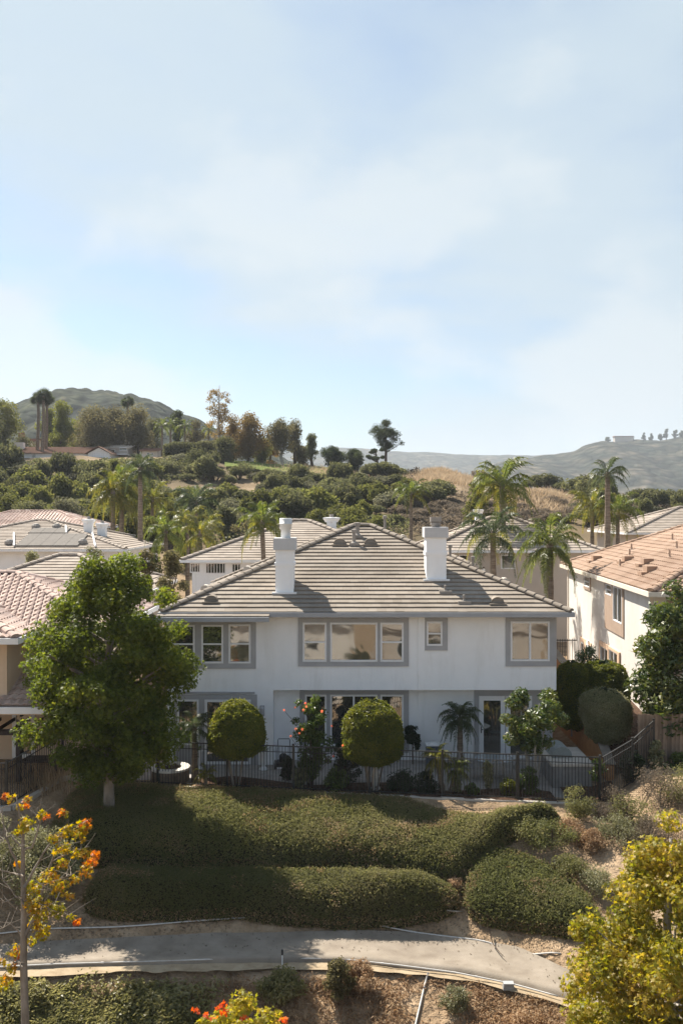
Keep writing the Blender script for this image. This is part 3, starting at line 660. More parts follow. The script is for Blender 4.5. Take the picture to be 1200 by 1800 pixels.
surround(house, fr, ops_ll, HX(306), HX(452), .005, HZ(1221))
window(house, fr, *ops_ll[0], 'fixed', w=-.05); window(house, fr, *ops_ll[1], 'slider', w=-.05, name='sliding_door', frame=.09)
surround(house, frl, ops_lr[:3], D2(527), D2(718), .3, ZO - .004)
for o in ops_lr[:3]: window(house, frl, *o, 'slider' if o[1] - o[0] > 1.5 else 'fixed', w=-.05)
surround(house, frl, ops_lr[3:], D2(833), XR - .003, .0, ZO - .004)
for a, b in ((D2(841), D2(887)), (D2(888), D2(934))):
    d_ = window(house, frl, a, b, .05, 2.45, 'fixed', w=-.05, name='french_door', frame=.17)
    if a < D2(850): MB().box((D2(844), 36.60, 1.05), (D2(845.5), 36.637, 1.30)).box((D2(844), 36.58, 1.17), (D2(848), 36.60, 1.20)).build('handle', M['iron'], d_)
# curtain seen in the french door, wall lamp, access panel, meter
MB().box((HX(895), 35.993, HZ(1199)), (HX(911), 36, HZ(1183))).build('access_panel', M['stucco'], house)
lamp = MB(); lamp.box((HX(457), 35.93, HZ(1258)), (HX(465), 36, HZ(1240))); lamp.lathe([(.0, -.16), (.06, -.14), (.09, .05), (.10, .07), (.05, .13), (.01, .15)], (HX(461), 35.86, HZ(1248)), 10); lamp.build('wall_lamp', M['trim'], house)
# roof
EX0, EX1, EY0, EY1, EZ, PT = -6.62, 8.42, 35.5, 49.8, 5.72, .43
A_, B_ = hip_roof(house, EX0, EX1, EY0, EY1, EZ, PT, 'tile', course=.335, th=.066, tw=.33, gut=.13)
pt_ = slope_pt((EX0 - .1, EY0, 0), (1, 0, 0), (0, 1, 0), EZ, PT)
wx = gx(473, 35.2) - EX0 + .1
course_mesh(pt_, -.31, .02, 0, wx, 0, wx, .055, .33, 0, .1).build('tile_course', M['tile'], house)
MB().box((EX0 - .16, EY0 - .42, EZ - .29), (EX0 - .1 + wx, EY0 - .31, EZ - .125)).build('gutter', M['gutter'], house)
MB().box((EX0 - .05, EY0 - .30, EZ - .26), (EX0 - .12 + wx, EY0 - .112, EZ - .17)).build('soffit', M['trim'], house)
def roof_at(px, py):
    r = (CAMZ - EZ - (py - 900) / F * EY0) / (PT + (py - 900) / F); d = EY0 + r
    return gx(px, d), d, EZ + PT * r
def chimney(pl, pr, pyb, bands, cap, flue):
    xa, d, zb = roof_at(pl, pyb); xb = gx(pr, d); dep = 1.0; Zc = lambda py: gz(py, d)
    zt = Zc(cap[0]); c = MB().box((xa, d, zb - .5), (xb, d + dep, Zc(cap[1]))); ch = c.build('chimney', M['stucco'], house)
    for b in bands: MB().box((xa - .035, d - .035, Zc(b + 4)), (xb + .035, d + dep + .035, Zc(b - 2))).build('band', M['stucco'], ch)
    MB().box((xa - .075, d - .075, Zc(cap[1]) + .001), (xb + .075, d + dep + .075, zt)).build('cap', M['cap'], ch)
    MB().box((xa - .12, d - .16, zb - .02), (xb + .12, d + .02, zb + .05)).build('flashing', M['white'], ch)
    cx = (xa + xb) / 2 + .02; f = MB()
    if flue == 'big':
        r = gx(512, d) - gx(501, d); f.lathe([(r * .78, 0), (r * .78, .33), (r * .95, .33), (r * .97, .52), (r * 1.02, .52), (r * 1.02, .56), (r, .56), (r, .74), (r * .9, .76)], (cx, d + dep / 2, zt), 20)
        f.build('flue', M['flue'], ch, True)
    else:
        f.lathe([(.17, 0), (.17, .1), (.21, .1), (.21, .18), (.15, .18), (.15, .22)], (cx, d + dep / 2, zt), 14); f.box((cx - .21, d + dep / 2 - .2, zt + .22), (cx + .21, d + dep / 2 + .2, zt + .40)); f.build('flue', M['vent'], ch)
chimney(484, 516, 1043, [991], (946, 967), 'big')
chimney(749, 784, 1020, [972], (927, 945), 'small')
for px, py in ((371, 1060), (597, 959), (651, 959), (874, 1063)):      # half-round dormer vents
    x, y, z = roof_at(px, py); m = MB(); th = np.linspace(0, pi, 13); r = .25 if py > 1000 else .27
    fwd = np.stack([x + r * np.cos(th), np.full(13, y - .02), z + .05 + r * .95 * np.sin(th)], 1); bk = np.stack([x + r * np.cos(th), y + .05 + r * .95 * np.sin(th) / PT, z + .05 + r * .95 * np.sin(th)], 1)
    i = np.arange(12); m.add(np.concatenate([fwd, bk]), np.stack([i, i + 1, i + 14, i + 13], 1)); m.add(fwd + (0, .04, 0), np.array([range(13)]))
    m.box((x - r * 1.25, y - .16, z + .0), (x + r * 1.25, y + .0, z + .055)); v = m.build('roof_vent', M['tile'], house)
    MB().box((x - r * .8, y - .028, z + .09), (x + r * .8, y - .01, z + .12)).box((x - r * .7, y - .028, z + .17), (x + r * .7, y - .01, z + .20)).build('louvre', M['vent'], v)
for px, pyb, pyt, r in ((628, 943, 919, .085), (622, 957, 931, .075), (782, 1041, 1029, .03), (815, 1059, 1046, .035)):
    x, y, z = roof_at(px, pyb); h = (pyb - pyt) * y / F; m = MB().lathe([(r * 2.2, .03), (r * 1.15, .12), (r, .14), (r, h - .12), (r * 1.5, h - .12), (r * 1.5, h), (r * .6, h + .02)], (x, y, z), 12)
    m.box((x - .24, y - .2, z + .0 - .06), (x + .24, y + .18, z + .06)) if r < .05 else m.box((x - .2, y - .25, z - .05), (x + .2, y + .15, z + .065))
    m.build('vent_pipe', M['vent'], house)
for px, py in ((282, 1042), (356, 1013), (498, 918), (893, 1040)):    # pale roll vents beyond the hips
    pass
for x, y, s in ((-5.6, 39.9, 1), (-4.1, 42.2, 1), (6.9, 41.0, -1), (2.9, 45.6, -1)):
    z = EZ + PT * ((x - EX0) if s > 0 else (EX1 - x)); m = MB(); m.tube([(x, y - .3, z + .1), (x, y + .3, z + .1)], .17, 10); m.build('roof_vent', M['concrete_light'], house)
for x, y, h in ((5.0, 44.6, .6), (5.9, 43.5, .5), (1.95, 43.6, .62)):
    z = EZ + PT * (EX1 - x); MB().lathe([(.06, -.1), (.06, h), (.10, h), (.10, h + .12), (.03, h + .14)], (x, y, z), 10).build('vent_pipe', M['vent'], house)

# ------------------------------------------------------------------ right-hand neighbour
ang = -radians(3.2)
rh = thing('cream_house', 'cream stucco house with terracotta tile roof and taupe window trim, rising past the ochre wall', 'house', (12.15, 38.0, .7), ang)
RZ = 6.33 - .7; LW = 18.6
frs = Fr((0, LW, 0), (0, -1, 0), (1, 0, 0))           # left-facing wall: u runs from the far end towards us
frf = Fr((0, 0, 0), (1, 0, 0), (0, 1, 0))
def rside(py_t, py_b, pxa, pxb):
    """pixel columns on the side wall -> u, z (wall line solved from its own plane)"""
    def dep(px): 
        k = (px - 600) / F; return (12.15 - 38.0 * math.tan(-ang)) / (k - math.tan(-ang))
    da, db = dep(pxa), dep(pxb); dm = (da + db) / 2
    return (LW - (da - 38) / cos(ang), LW - (db - 38) / cos(ang), gz(py_b, dm) - .7, gz(py_t, dm) - .7)
so = [rside(1013, 1032, 1027, 1037), rside(1027, 1046, 1065, 1075.5), rside(1032, 1094, 1078.5, 1094)]
so2 = [rside(1138, 1166, 1056, 1070), rside(1145, 1172, 1072, 1087)]
so3 = [rside(1129, 1148, 1021.5, 1026.5), rside(1132, 1150, 1031, 1038)]
wr = MB(); wall(wr, frs, 0, LW, -.2, RZ - .1, so + so2 + so3)
fo = [(.75, 1.05, 2.9, 4.95), (1.35, 2.6, 3.1, 4.85)]
wall(wr, frf, 0, 11, -.2, RZ - .1, fo); wr.quad((11, 0, -.2), (11, LW, -.2), (11, LW, RZ), (11, 0, RZ)); wr.quad((0, LW, -.2), (11, LW, -.2), (11, LW, RZ), (0, LW, RZ))
wr.build('wall', M['stucco_cream'], rh, local=True)
for o, m, t in ((so[0], .14, 'trim_brown'),):
    surround(rh, frs, [o], o[0] - m, o[1] + m, o[2] - m, o[3] + m, mat=t, local=True)
surround(rh, frs, so[1:], so[1][0] - .2, so[2][1] + .28, so[2][2] - .55, RZ - .12, mat='trim_brown', local=True)
surround(rh, frs, so2, so2[0][0] - .12, so2[1][1] + .35, so2[0][2] - .2, so2[0][3] + .22, mat='trim_peach', local=True, proud=.09)
surround(rh, frs, so3, so3[0][0] - .2, so3[1][1] + .2, so3[0][2] - .25, so3[0][3] + .25, mat='trim_peach', local=True)
for o, k in zip(so + so2 + so3, ('hung', 'hung', 'slider', 'slider', 'slider', 'fixed', 'fixed')): window(rh, frs, *o, k, w=-.05, local=True, glass='glass_dark', frame=.05)
surround(rh, frf, fo[:1], .62, 1.18, 2.3, RZ - .12, mat='trim_brown', local=True); surround(rh, frf, fo[1:], 1.19, 2.9, 2.6, RZ - .12, mat='trim_brown', local=True)
for o in fo: window(rh, frf, *o, 'fixed', w=-.05, local=True, glass='glass_dark')
hip_roof(rh, -.22, 12, -.75, LW + .6, RZ, .42, 'tile_terra', course=.36, th=.05, tw=.30, wave=.055, slopes='FL', local=True, gmat='cream', gut=.16, capr=.17)
MB().box((-.06, -.06, -.2), (.05, .0, RZ - .2)).build('downpipe', M['cream'], rh, local=True)
MB().box((-.06, LW - .5, -.2), (.0, LW - .38, RZ - .2)).build('downpipe', M['cream'], rh, local=True)
ptr = slope_pt((-.22, LW + .6, 0), (0, -1, 0), (1, 0, 0), RZ, .42)
for u, r in ((4.6, 1.1), (9.6, 1.6), (12.9, 1.7), (15.4, 1.2)):       # low box vents on the roof
    q = ptr(np.array([u]), np.array([r]), np.array([.1]))[0]; m = MB().box((q[0] - .25, q[1] - .3, q[2] - .12), (q[0] + .2, q[1] + .3, q[2] + .16)); m.box((q[0] - .5, q[1] - .35, q[2] - .22), (q[0] - .25, q[1] + .35, q[2] - .09)); m.build('roof_vent', M['tile_terra'], rh, local=True)
for u, r in ((6.5, 2.5), (8.2, 2.0), (10.5, 1.0), (12.2, 3.2), (9.0, 3.9), (13.9, 2.4)):
    q = ptr(np.array([u]), np.array([r]), np.array([.05]))[0]; m = MB().lathe([(.10, 0), (.05, .06), (.045, .34)], q, 8); m.build('vent_pipe', M['trim_brown'], rh, local=True)
dv = MB(); dv.tube([(-.05, LW - 6.6, 2.05), (-.14, LW - 6.6, 2.0), (-.14, LW - 6.9, 1.65)], .06, 8); dv.build('dryer_vent', M['white'], rh, local=True)

# ------------------------------------------------------------------ left-hand neighbour
lh = thing('tan_house', 'tan stucco house with rose barrel-tile roof behind the big sweetgum tree', 'house', (-11.4, 34.8, .5))
LE, LX1, LY0, LP = 5.2, -8.35, 34.3, .37
_, _ = hip_roof(lh, -26, LX1, LY0, LY0 + 9.4, LE, LP, 'tile_rose', course=.36, th=.05, tw=.28, wave=.08, slopes='RBL', capr=.16, gmat='white', gut=.17)
# front slope: every barrel tile is a piece of its own
TW, TC = .285, .37; crn = TC / sqrt(1 + LP * LP); ntr = int(4.7 / crn)
def barrel():
    mb = MB(); th = np.linspace(0, pi, 6); L = TC * 1.12
    for (y, k, zf) in ((0, 1.0, 0),): pass
    lo = np.stack([.095 * np.cos(th) + .06, np.zeros(6), .085 * np.sin(th) + .045], 1); up = np.stack([.082 * np.cos(th) + .06, np.full(6, L), .07 * np.sin(th) + .02], 1)
    i = np.arange(5); mb.add(np.concatenate([lo, up]), [np.stack([i, i + 1, i + 7, i + 6], 1), np.array([list(range(6))])])
    mb.add(np.array([(-.14, 0, .0), (-.14, 0, .03), (-.03, 0, .015), (-.14, L, .012), (-.03, L, .0)], float), [np.array([(1, 2, 4, 3)]), np.array([(0, 2, 1)])])
    return mb.mesh('roof_tile', M['tile_rose'], smoothed=False)
bt = barrel(); rest = MB(); bv = np.array([v.co[:] for v in bt.vertices]); bf = [np.array(p.vertices[:]) for p in bt.polygons]
tilt = math.atan(LP); Rm = np.array(Euler((tilt, 0, 0)).to_matrix()); nsing = 0; cand = []
for k in range(ntr):
    r = k * crn; xa, xb = -26 + r, LX1 - r
    for j in range(int((xb + 16.5) / TW)):
        x = xb - .12 - j * TW; cand.append((abs(600 + x * F / (LY0 + r) - 55), x, r))
cand.sort()
for i, (_, x, r) in enumerate(cand):
    loc = np.array((x, LY0 + r - .04, LE + LP * r + .012))
    if i < 295:
        o = put(bt, 'roof_tile', lh, loc, (tilt, rng.uniform(-.03, .03), rng.uniform(-.02, .02)))
    else: rest.add(bv @ Rm.T + loc, [np.array([f]) for f in bf])
if rest.n: q = rest.build('roof_tiles', M['tile_rose'], lh); q['kind'] = 'stuff'
wl = MB(); frm = Fr((0, 34.9, 0), (1, 0, 0), (0, 1, 0)); frw = Fr((0, 33.0, 0), (1, 0, 0), (0, 1, 0))
dop = [(gx(22, 34.9), gx(62, 34.9), .55, 2.62)]
wall(wl, frm, -25, LX1 - .5, .3, LE - .1, dop); wl.quad((LX1 - .5, 34.9, .3), (LX1 - .5, 43.2, .3), (LX1 - .5, 43.2, LE), (LX1 - .5, 34.9, LE)); wl.quad((-25, 43.2, .3), (LX1 - .5, 43.2, .3), (LX1 - .5, 43.2, LE), (-25, 43.2, LE))
wl.build('wall', M['stucco_tan'], lh)
wb = MB(); wall(wb, frw, -15.5, -11.4, 2.9, LE - .1); wb.quad((-11.4, 33.0, 2.9), (-11.4, 34.9, 2.9), (-11.4, 34.9, LE - .1), (-11.4, 33, LE - .1)); wb.build('wall', M['stucco_tan'], lh)
window(lh, frm, *dop[0], 'fixed', frame=.14, name='french_door', glass='glass_dark', w=-.02)
# wing roof (runs into the main slope) and the lower porch roof
hip_roof(lh, -16.2, -10.86, 32.3, 37.6, LE, LP, 'tile_rose', course=.36, th=.045, tw=.28, wave=.075, slopes='FRL', capr=.16, gmat='white', gut=.17)
pp = slope_pt((-20, 32.4, 0), (1, 0, 0), (0, 1, 0), 2.90, .33)
for k in range(7):
    r0, r1 = k * .345, (k + 1) * .345 + .02
    course_mesh(pp, r0, r1, 0, 11.0, 0, 11.0, .045, .30, .07, .3).build('tile_course', M['tile_rose'], lh)
MB().box((-20, 32.26, 2.68), (-8.95, 32.39, 2.90)).build('gutter', M['white'], lh)
MB().box((-20, 32.42, 2.62), (-9.05, 34.88, 2.80)).build('soffit', M['stucco_tan'], lh)

# ------------------------------------------------------------------ houses in the rows behind
def back_house(label, x0, x1, y0, y1, zb, ze, p, mat='tile_back', wmat='stucco', wins=(), chims=(), slopes='FLR', wave=0, course=.40, gmat='white', name='tile_roof_house'):
    h = thing(name, label, 'house', ((x0 + x1) / 2, y0, zb)); f = Fr((0, y0 + .6, 0), (1, 0, 0), (0, 1, 0)); w = MB(); o = .6
    wall(w, f, x0 + o, x1 - o, zb - 1, ze - .05, [q[:4] for q in wins]); 
    w.quad((x0 + o, y0 + o, zb - 1), (x0 + o, y1 - o, zb - 1), (x0 + o, y1 - o, ze), (x0 + o, y0 + o, ze)); w.quad((x1 - o, y0 + o, zb - 1), (x1 - o, y1 - o, zb - 1), (x1 - o, y1 - o, ze), (x1 - o, y0 + o, ze)); w.quad((x0 + o, y1 - o, zb - 1), (x1 - o, y1 - o, zb - 1), (x1 - o, y1 - o, ze), (x0 + o, y1 - o, ze))
    w.build('wall', M[wmat], h)
    for q in wins: window(h, f, *q[:4], 'fixed', bars=q[4] if len(q) > 4 else 0, glass='glass_dark')
    hip_roof(h, x0, x1, y0, y1, ze, p, mat, course=course, th=.055, tw=.34, wave=wave, slopes=slopes, single=False, gmat=gmat, capr=.17, capL=.45)
    for (px, pyt, wpx, d, hh) in chims:
        x, _, z = at(px, pyt, d); s = wpx * d / F / 2; c = MB().box((x - s, d - s, z - hh), (x + s, d + s, z - .25)).build('chimney', M['stucco'], h)
        MB().lathe([(s * 1.30, 0), (s * 1.5, .12), (s * 1.75, .22), (s * 1.75, .32), (s * .8, .34)], (x, d, z - .27), 4).build('cap', M['stucco'], c)
        MB().lathe([(s * .45, 0), (s * .45, .22)], (x, d, z + .06), 8).build('flue', M['vent'], c)
    return h
g58 = lambda px: gx(px, 59); z58 = lambda py: gz(py, 59)
back_house('white house whose tan hipped roof shows behind the left chimney, slatted windows under its eave', -9.7, 4.2, 58.4, 71.3, 1, 6.5, .36, wmat='stucco',
           wins=[(g58(334), g58(352.5), z58(1007), z58(989), 4), (g58(361), g58(397), z58(1009), z58(989), 7), (g58(407), g58(424), z58(1007), z58(990), 3), (g58(440), g58(470), z58(1007), z58(990), 5)], chims=[(582.5, 911, 17, 66, 2.0)])
sh_ = back_house('white house with a row of dark solar panels on its tan roof', -30.8, -14.7, 66, 81.2, 1.3, 6.86, .25, wmat='stucco', chims=[(156, 914, 14, 72, 2.4), (180, 921, 14, 72, 2.4)],
                 wins=[(gx(104, 66.6), gx(112, 66.6), gz(978, 66.6), gz(971, 66.6)), (gx(116, 66.6), gx(122, 66.6), gz(978, 66.6), gz(971, 66.6))])
def sol(px0, px1, pyb, pyt):
    def r_(py): k = (py - 900) / F; return (CAMZ - 6.86 - k * 66) / (.25 + k)
    ra, rb = r_(pyb), r_(pyt); m = MB(); q = []
    for px, r in ((px0, ra), (px1, ra), (px1, rb), (px0, rb)): q.append((gx(px, 66 + ra), 66 + r, 6.86 + .25 * r + .14))
    q = np.array(q); m.add(np.concatenate([q, q - (0, 0, .07)]), np.array([(0, 1, 2, 3), (4, 5, 1, 0), (5, 6, 2, 1), (7, 4, 0, 3), (6, 7, 3, 2)])); return m.build('solar_panel', M['solar'], sh_)
for k in range(5): sol(27 + 22 * k, 48.5 + 22 * k, 962, 941)
for k in range(3): sol(50 + 22 * k, 71.5 + 22 * k, 939.5, 930.5)
for a, b in (((25, 963), (25, 940.5)), ((163, 941), (168, 964)), ((116, 928), (117, 940))):
    m = MB(); P = []
    for px, py in (a, b):
        k = (py - 900) / F; r = (CAMZ - 6.86 - k * 66) / (.25 + k); P.append((gx(px, 66 + r), 66 + r, 6.86 + .25 * r + .16))
    m.tube(P, .07, 6); m.build('pipe', M['white'], sh_)
for px, py in ((17, 957), (146, 956), (64, 929), (100, 929)):
    k = (py - 900) / F; r = (CAMZ - 6.86 - k * 66) / (.25 + k); m = MB().lathe([(.34, 0), (.32, .2), (.2, .33), (.02, .36)], (gx(px, 66 + r), 66 + r, 6.86 + .25 * r + .02), 10); m.build('roof_vent', M['vent'], sh_)
back_house('far house with brown barrel-tile hipped roof beyond the solar panels', -36, -22.5, 88, 97, 2.6, 8.0, .33, 'tile_rose', 'stucco_beige', chims=[(105, 909, 13, 92, 2.2)], wave=.09, slopes='FLR')
back_house('low tan roof with one dark vent just behind the barrel-tile roof', -20.7, -10.2, 50.2, 59.6, .4, 5.23, .37, 'tile_back', 'stucco_beige')
back_house('beige house behind the two near palms, grey-tan hipped roof', 5.4, 17.0, 63, 73, 1.0, 6.9, .42, 'tile_back', 'stucco_beige', chims=[(840, 897, 11, 70, 1.6)],
           wins=[(gx(806, 63.6), gx(822, 63.6), gz(1005, 63.6), gz(975, 63.6)), (gx(880, 63.6), gx(905, 63.6), gz(1000, 63.6), gz(975, 63.6))])
back_house('small gabled wing roof with white fascia beside the right chimney', 3.6, 8.4, 57.5, 62.3, .8, 6.0, .42, 'tile_back', 'stucco')
back_house('farthest right house, pale tile roof above the terracotta roof', 22.2, 40, 75, 87, 2.0, 7.8, .33, 'tile_back', 'stucco_beige')

# hilltop houses
def hill_house(label, pxa, pxb, pyb, pyw, pyr, d, mat, wmat, depth=8, wins=(), gable=None):
    xa, xb = gx(pxa, d), gx(pxb, d); zb, zw, zr = gz(pyb, d), gz(pyw, d), gz(pyr, d)
    h = thing('hilltop_house', label, 'house', ((xa + xb) / 2, d, zb)); f = Fr((0, d, 0), (1, 0, 0), (0, 1, 0)); w = MB(); ops = [(gx(a, d), gx(b, d), gz(c, d), gz(e, d)) for a, b, e, c in wins]
    wall(w, f, xa, xb, zb - 1.5, zw, ops); w.quad((xa, d, zb - 1.5), (xa, d + depth, zb - 1.5), (xa, d + depth, zw), (xa, d + depth / 2, zr - .1), (xa, d, zw)); w.quad((xb, d, zb - 1.5), (xb, d + depth, zb - 1.5), (xb, d + depth, zw), (xb, d + depth / 2, zr - .1), (xb, d, zw)); w.build('wall', M[wmat], h)
    for o in ops: window(h, f, *o, 'fixed', glass='glass_dark', frame=.1)
    r = MB(); e = .5
    for k in range(10):
        y0_, y1_ = d - e + (depth / 2 + e) * k / 10, d - e + (depth / 2 + e) * (k + 1) / 10; za, zb_ = zw + (zr - zw) * k / 10, zw + (zr - zw) * (k + 1) / 10
        r.quad((xa - e, y0_, za + .1), (xb + e, y0_, za + .1), (xb + e, y1_, zb_ + .02), (xa - e, y1_, zb_ + .02)); r.quad((xa - e, y0_, za - .05), (xb + e, y0_, za - .05), (xb + e, y0_, za + .1), (xa - e, y0_, za + .1))
    r.quad((xa - e, d + depth / 2, zr), (xb + e, d + depth / 2, zr), (xb + e, d + depth + e, zw), (xa - e, d + depth + e, zw)); r.build('roof', M[mat], h)
    return h
M['roof_brown'] = nmat('brown_shingle', [(.20, .115, .08), (.27, .165, .12)], 3, .9, 0, 10, .1)
h1 = hill_house('long white hilltop house with reddish-brown roof under the three fan palms', 22, 160, 808, 797, 783, 168, 'roof_brown', 'stucco', 9, [(56, 64, 799, 806), (118, 131, 800, 808), (137, 142, 800, 808), (144, 150, 800, 808)])
gm_ = MB(); d = 166.5; xa, xb = gx(155, d), gx(193, d); zw, zr, zb = gz(797, d), gz(787, d), gz(810, d); xm = (xa + xb) / 2
gm_.quad((xa, d, zb - 1), (xb, d, zb - 1), (xb, d, zw), (xm, d, zr), (xa, d, zw)); gm_.quad((xb, d, zb - 1), (xb, d + 8, zb - 1), (xb, d + 8, zw), (xb, d, zw)); gm_.build('gable_wall', M['stucco'], h1)
gr = MB(); gr.quad((xa - .5, d - .6, zw - .1), (xm, d - .6, zr + .25), (xm, d + 9, zr + .25), (xa - .5, d + 9, zw - .1)); gr.quad((xb + .5, d - .6, zw - .1), (xm, d - .6, zr + .25), (xm, d + 9, zr + .25), (xb + .5, d + 9, zw - .1)); gr.build('gable_roof', M['roof_brown'], h1)
for a, b in ((163, 168), (171, 177), (179, 183)): window(h1, Fr((0, d, 0), (1, 0, 0), (0, 1, 0)), gx(a, d), gx(b, d), zb + .1, gz(793 if a == 171 else 796, d), 'fixed', glass='glass_dark', frame=.08, w=-.03)
x, y, z = at(35, 778, 171); MB().box((x - .8, y - .6, z - 2.4), (x + .8, y + .6, z)).build('chimney', M['stucco'], h1)
h2 = hill_house('pale grey hilltop house with glass balcony between the olive trees', 186, 226, 812, 788, 779, 174, 'stucco_beige', 'stucco_beige', 9, [(210, 224, 786, 792), (190, 203, 790, 800)])
MB().box((gx(209, 173), 171.5, gz(800, 173)), (gx(226, 173), 173.9, gz(798.5, 173))).build('balcony', M['white'], h2)
hill_house('cream hilltop cottage with brown roof at the hedge corner', 250, 276, 812, 793, 786, 172, 'roof_brown', 'stucco_cream', 7, [(258, 263, 795, 801), (266, 270, 795, 801)])
h4 = hill_house('tan hilltop house with red brick chimney, far left', 36, 58, 785, 776, 769, 186, 'roof_brown', 'stucco_cream', 8, [])
x, y, z = at(38.5, 761, 187); MB().box((x - .5, y - .45, z - 2.6), (x + .5, y + .45, z)).build('chimney', M['brick'], h4)

# ------------------------------------------------------------------ far hills
def ridge(name, prof, d, back, foot_px, mat, n=460, m=150, amp=1.0, seed=3, f=.02, front=.75):
    pxs = np.linspace(prof[0][0], prof[-1][0], n); py = np.interp(pxs, [p[0] for p in prof], [p[1] for p in prof])
    py = np.convolve(np.pad(py, 9, 'edge'), np.hanning(19) / np.hanning(19).sum(), 'valid')
    x = gx(pxs, d); zt = CAMZ - (py - 900) * d / F; v = np.linspace(0, 1, m)
    X_ = x[:, None] * (1 + (v - .55)[None] * back / d); Y_ = d + (v[None] - .55) * back + 0 * X_
    prof_v = np.where(v < .55, np.sin(v / .55 * pi / 2) ** 1.15, np.cos((v - .55) / .45 * pi / 2) ** .8)
    z0 = foot_px; Z_ = z0 + (zt[:, None] - z0) * prof_v[None]
    gul = fbm(X_, Y_ * .10, f * 1.5, 4, seed); Z_ = Z_ + gul * (zt[:, None] - z0) * .20 * (np.sin(np.clip(v / .55, 0, 1) * pi) ** .8)[None]
    Z_ = Z_ + fbm(X_, Y_, f * 6, 3, seed + 4) * amp + np.clip(vnoise(X_, Y_, f * 11, seed + 9) + .18, 0, 1) * amp * 1.3
    o = MB().grid(np.stack([X_, Y_, Z_], -1)).build(name, mat, None, True); o['kind'] = 'structure'; return o
def hillmat(name, dark, mid, tan, s1, s2, p):
    m = nmat(name, [dark, mid, tan], s1, .95, 0, 5, .05, 8, p); t = m.node_tree; N = t.nodes; L = t.links; b = N['Principled BSDF']; c = b.inputs['Base Color'].links[0].from_socket
    tcn = N.new('ShaderNodeTexCoord'); v = N.new('ShaderNodeTexVoronoi'); v.inputs['Scale'].default_value = s2; L.new(tcn.outputs['Object'], v.inputs['Vector'])
    r = _ramp(t, v.outputs['Distance'], [(1, 1, 1), (.28, .32, .28)], [.2, .75]); mx = N.new('ShaderNodeMix'); mx.data_type = 'RGBA'; mx.blend_type = 'MULTIPLY'; mx.inputs[0].default_value = 1
    L.new(c, mx.inputs[6]); L.new(r, mx.inputs[7]); L.new(mx.outputs[2], b.inputs['Base Color'])
    bp = N.new('ShaderNodeBump'); bp.invert = True; bp.inputs['Strength'].default_value = 1; bp.inputs['Distance'].default_value = 1.2 / s2 * .25; L.new(v.outputs['Distance'], bp.inputs['Height']); L.new(bp.outputs[0], b.inputs['Normal']); return m
hm1 = hillmat('brushy_hill', (.030, .038, .020), (.06, .066, .034), (.13, .11, .065), .045, .14, [.40, .58, .76])
hm2 = hillmat('dry_mountain', (.030, .038, .026), (.075, .072, .05), (.21, .165, .12), .022, .06, [.42, .54, .70])
ridge('left_hill', [(-500, 760), (-250, 735), (-60, 722), (0, 722), (45, 711), (100, 702), (180, 698), (235, 704), (290, 718), (345, 742), (400, 770), (470, 800), (560, 830), (660, 860)], 640, 420, -4, hm1, amp=3.0, seed=3, f=.012)
ridge('far_mountain', [(300, 800), (430, 796), (540, 797), (620, 791), (680, 793), (760, 797), (850, 800), (950, 804), (1050, 806), (1300, 790), (1800, 770)], 2600, 1200, -60, hm2, amp=3, seed=9, f=.003)
ridge('right_mountain', [(700, 862), (800, 842), (880, 819), (950, 803), (1000, 795), (1048, 779), (1090, 774), (1150, 774), (1200, 768), (1350, 750), (1600, 745), (2000, 770)], 1500, 900, -30, hm2, amp=3, seed=21, f=.005)

# mown lawn on the hill's edge and its low hedge
def draped(name, mat, pts, d0, d1, lift, n=50, kind='structure'):
    pxs = np.linspace(pts[0], pts[1], n); v = np.linspace(0, 1, 8); D = d0 + (d1 - d0) * v; Y_ = np.repeat(D[None], n, 0); X_ = (pxs[:, None] - 600) * Y_ / F
    o = MB().grid(np.stack([X_, Y_, ground_z(X_, Y_) + lift], -1)).build(name, mat, None, True); o['kind'] = kind; return o
draped('lawn', nmat('mown_lawn', [(.075, .10, .018), (.11, .14, .025), (.15, .17, .04)], 1, .9, .4, 5, .1), (395, 600), 150, 172, .45)

# ------------------------------------------------------------------ shared shrub shapes for the hillside
def shrub_proto(name, label, cat, leaf, n, size, R, H, seed, group, asp=.6):
    root = thing(name, label, cat, (0, 0, 0), 0, group); r_ = np.random.default_rng(seed); k = 26
    th = r_.uniform(0, 2 * pi, k); q = np.sqrt(r_.random(k)) * R * .72; C = np.stack([q * np.cos(th), q * np.sin(th), H * (.30 + .48 * (1 - (q / R) ** 2) * r_.uniform(.55, 1.05, k))], 1); Rr = r_.uniform(.26, .42, k) * R
    c = MB(); P, Nn = cloud(C, Rr, n, .9, 3, .5, .6); ok = P[:, 2] > -.3; leaves(c, P[ok], Nn[ok], size * rng.uniform(.7, 1.3, ok.sum()), asp); c.build('foliage', M[leaf], root, local=True)
    t = MB()
    for i in range(0, k, 4): limb(t, (0, 0, -.3), C[i], R * .05, R * .015, .0, 4, 5)
    t.build('stem', M['bark_dark'], root, local=True); return root
HG = 'chaparral shrubs on the hillside'
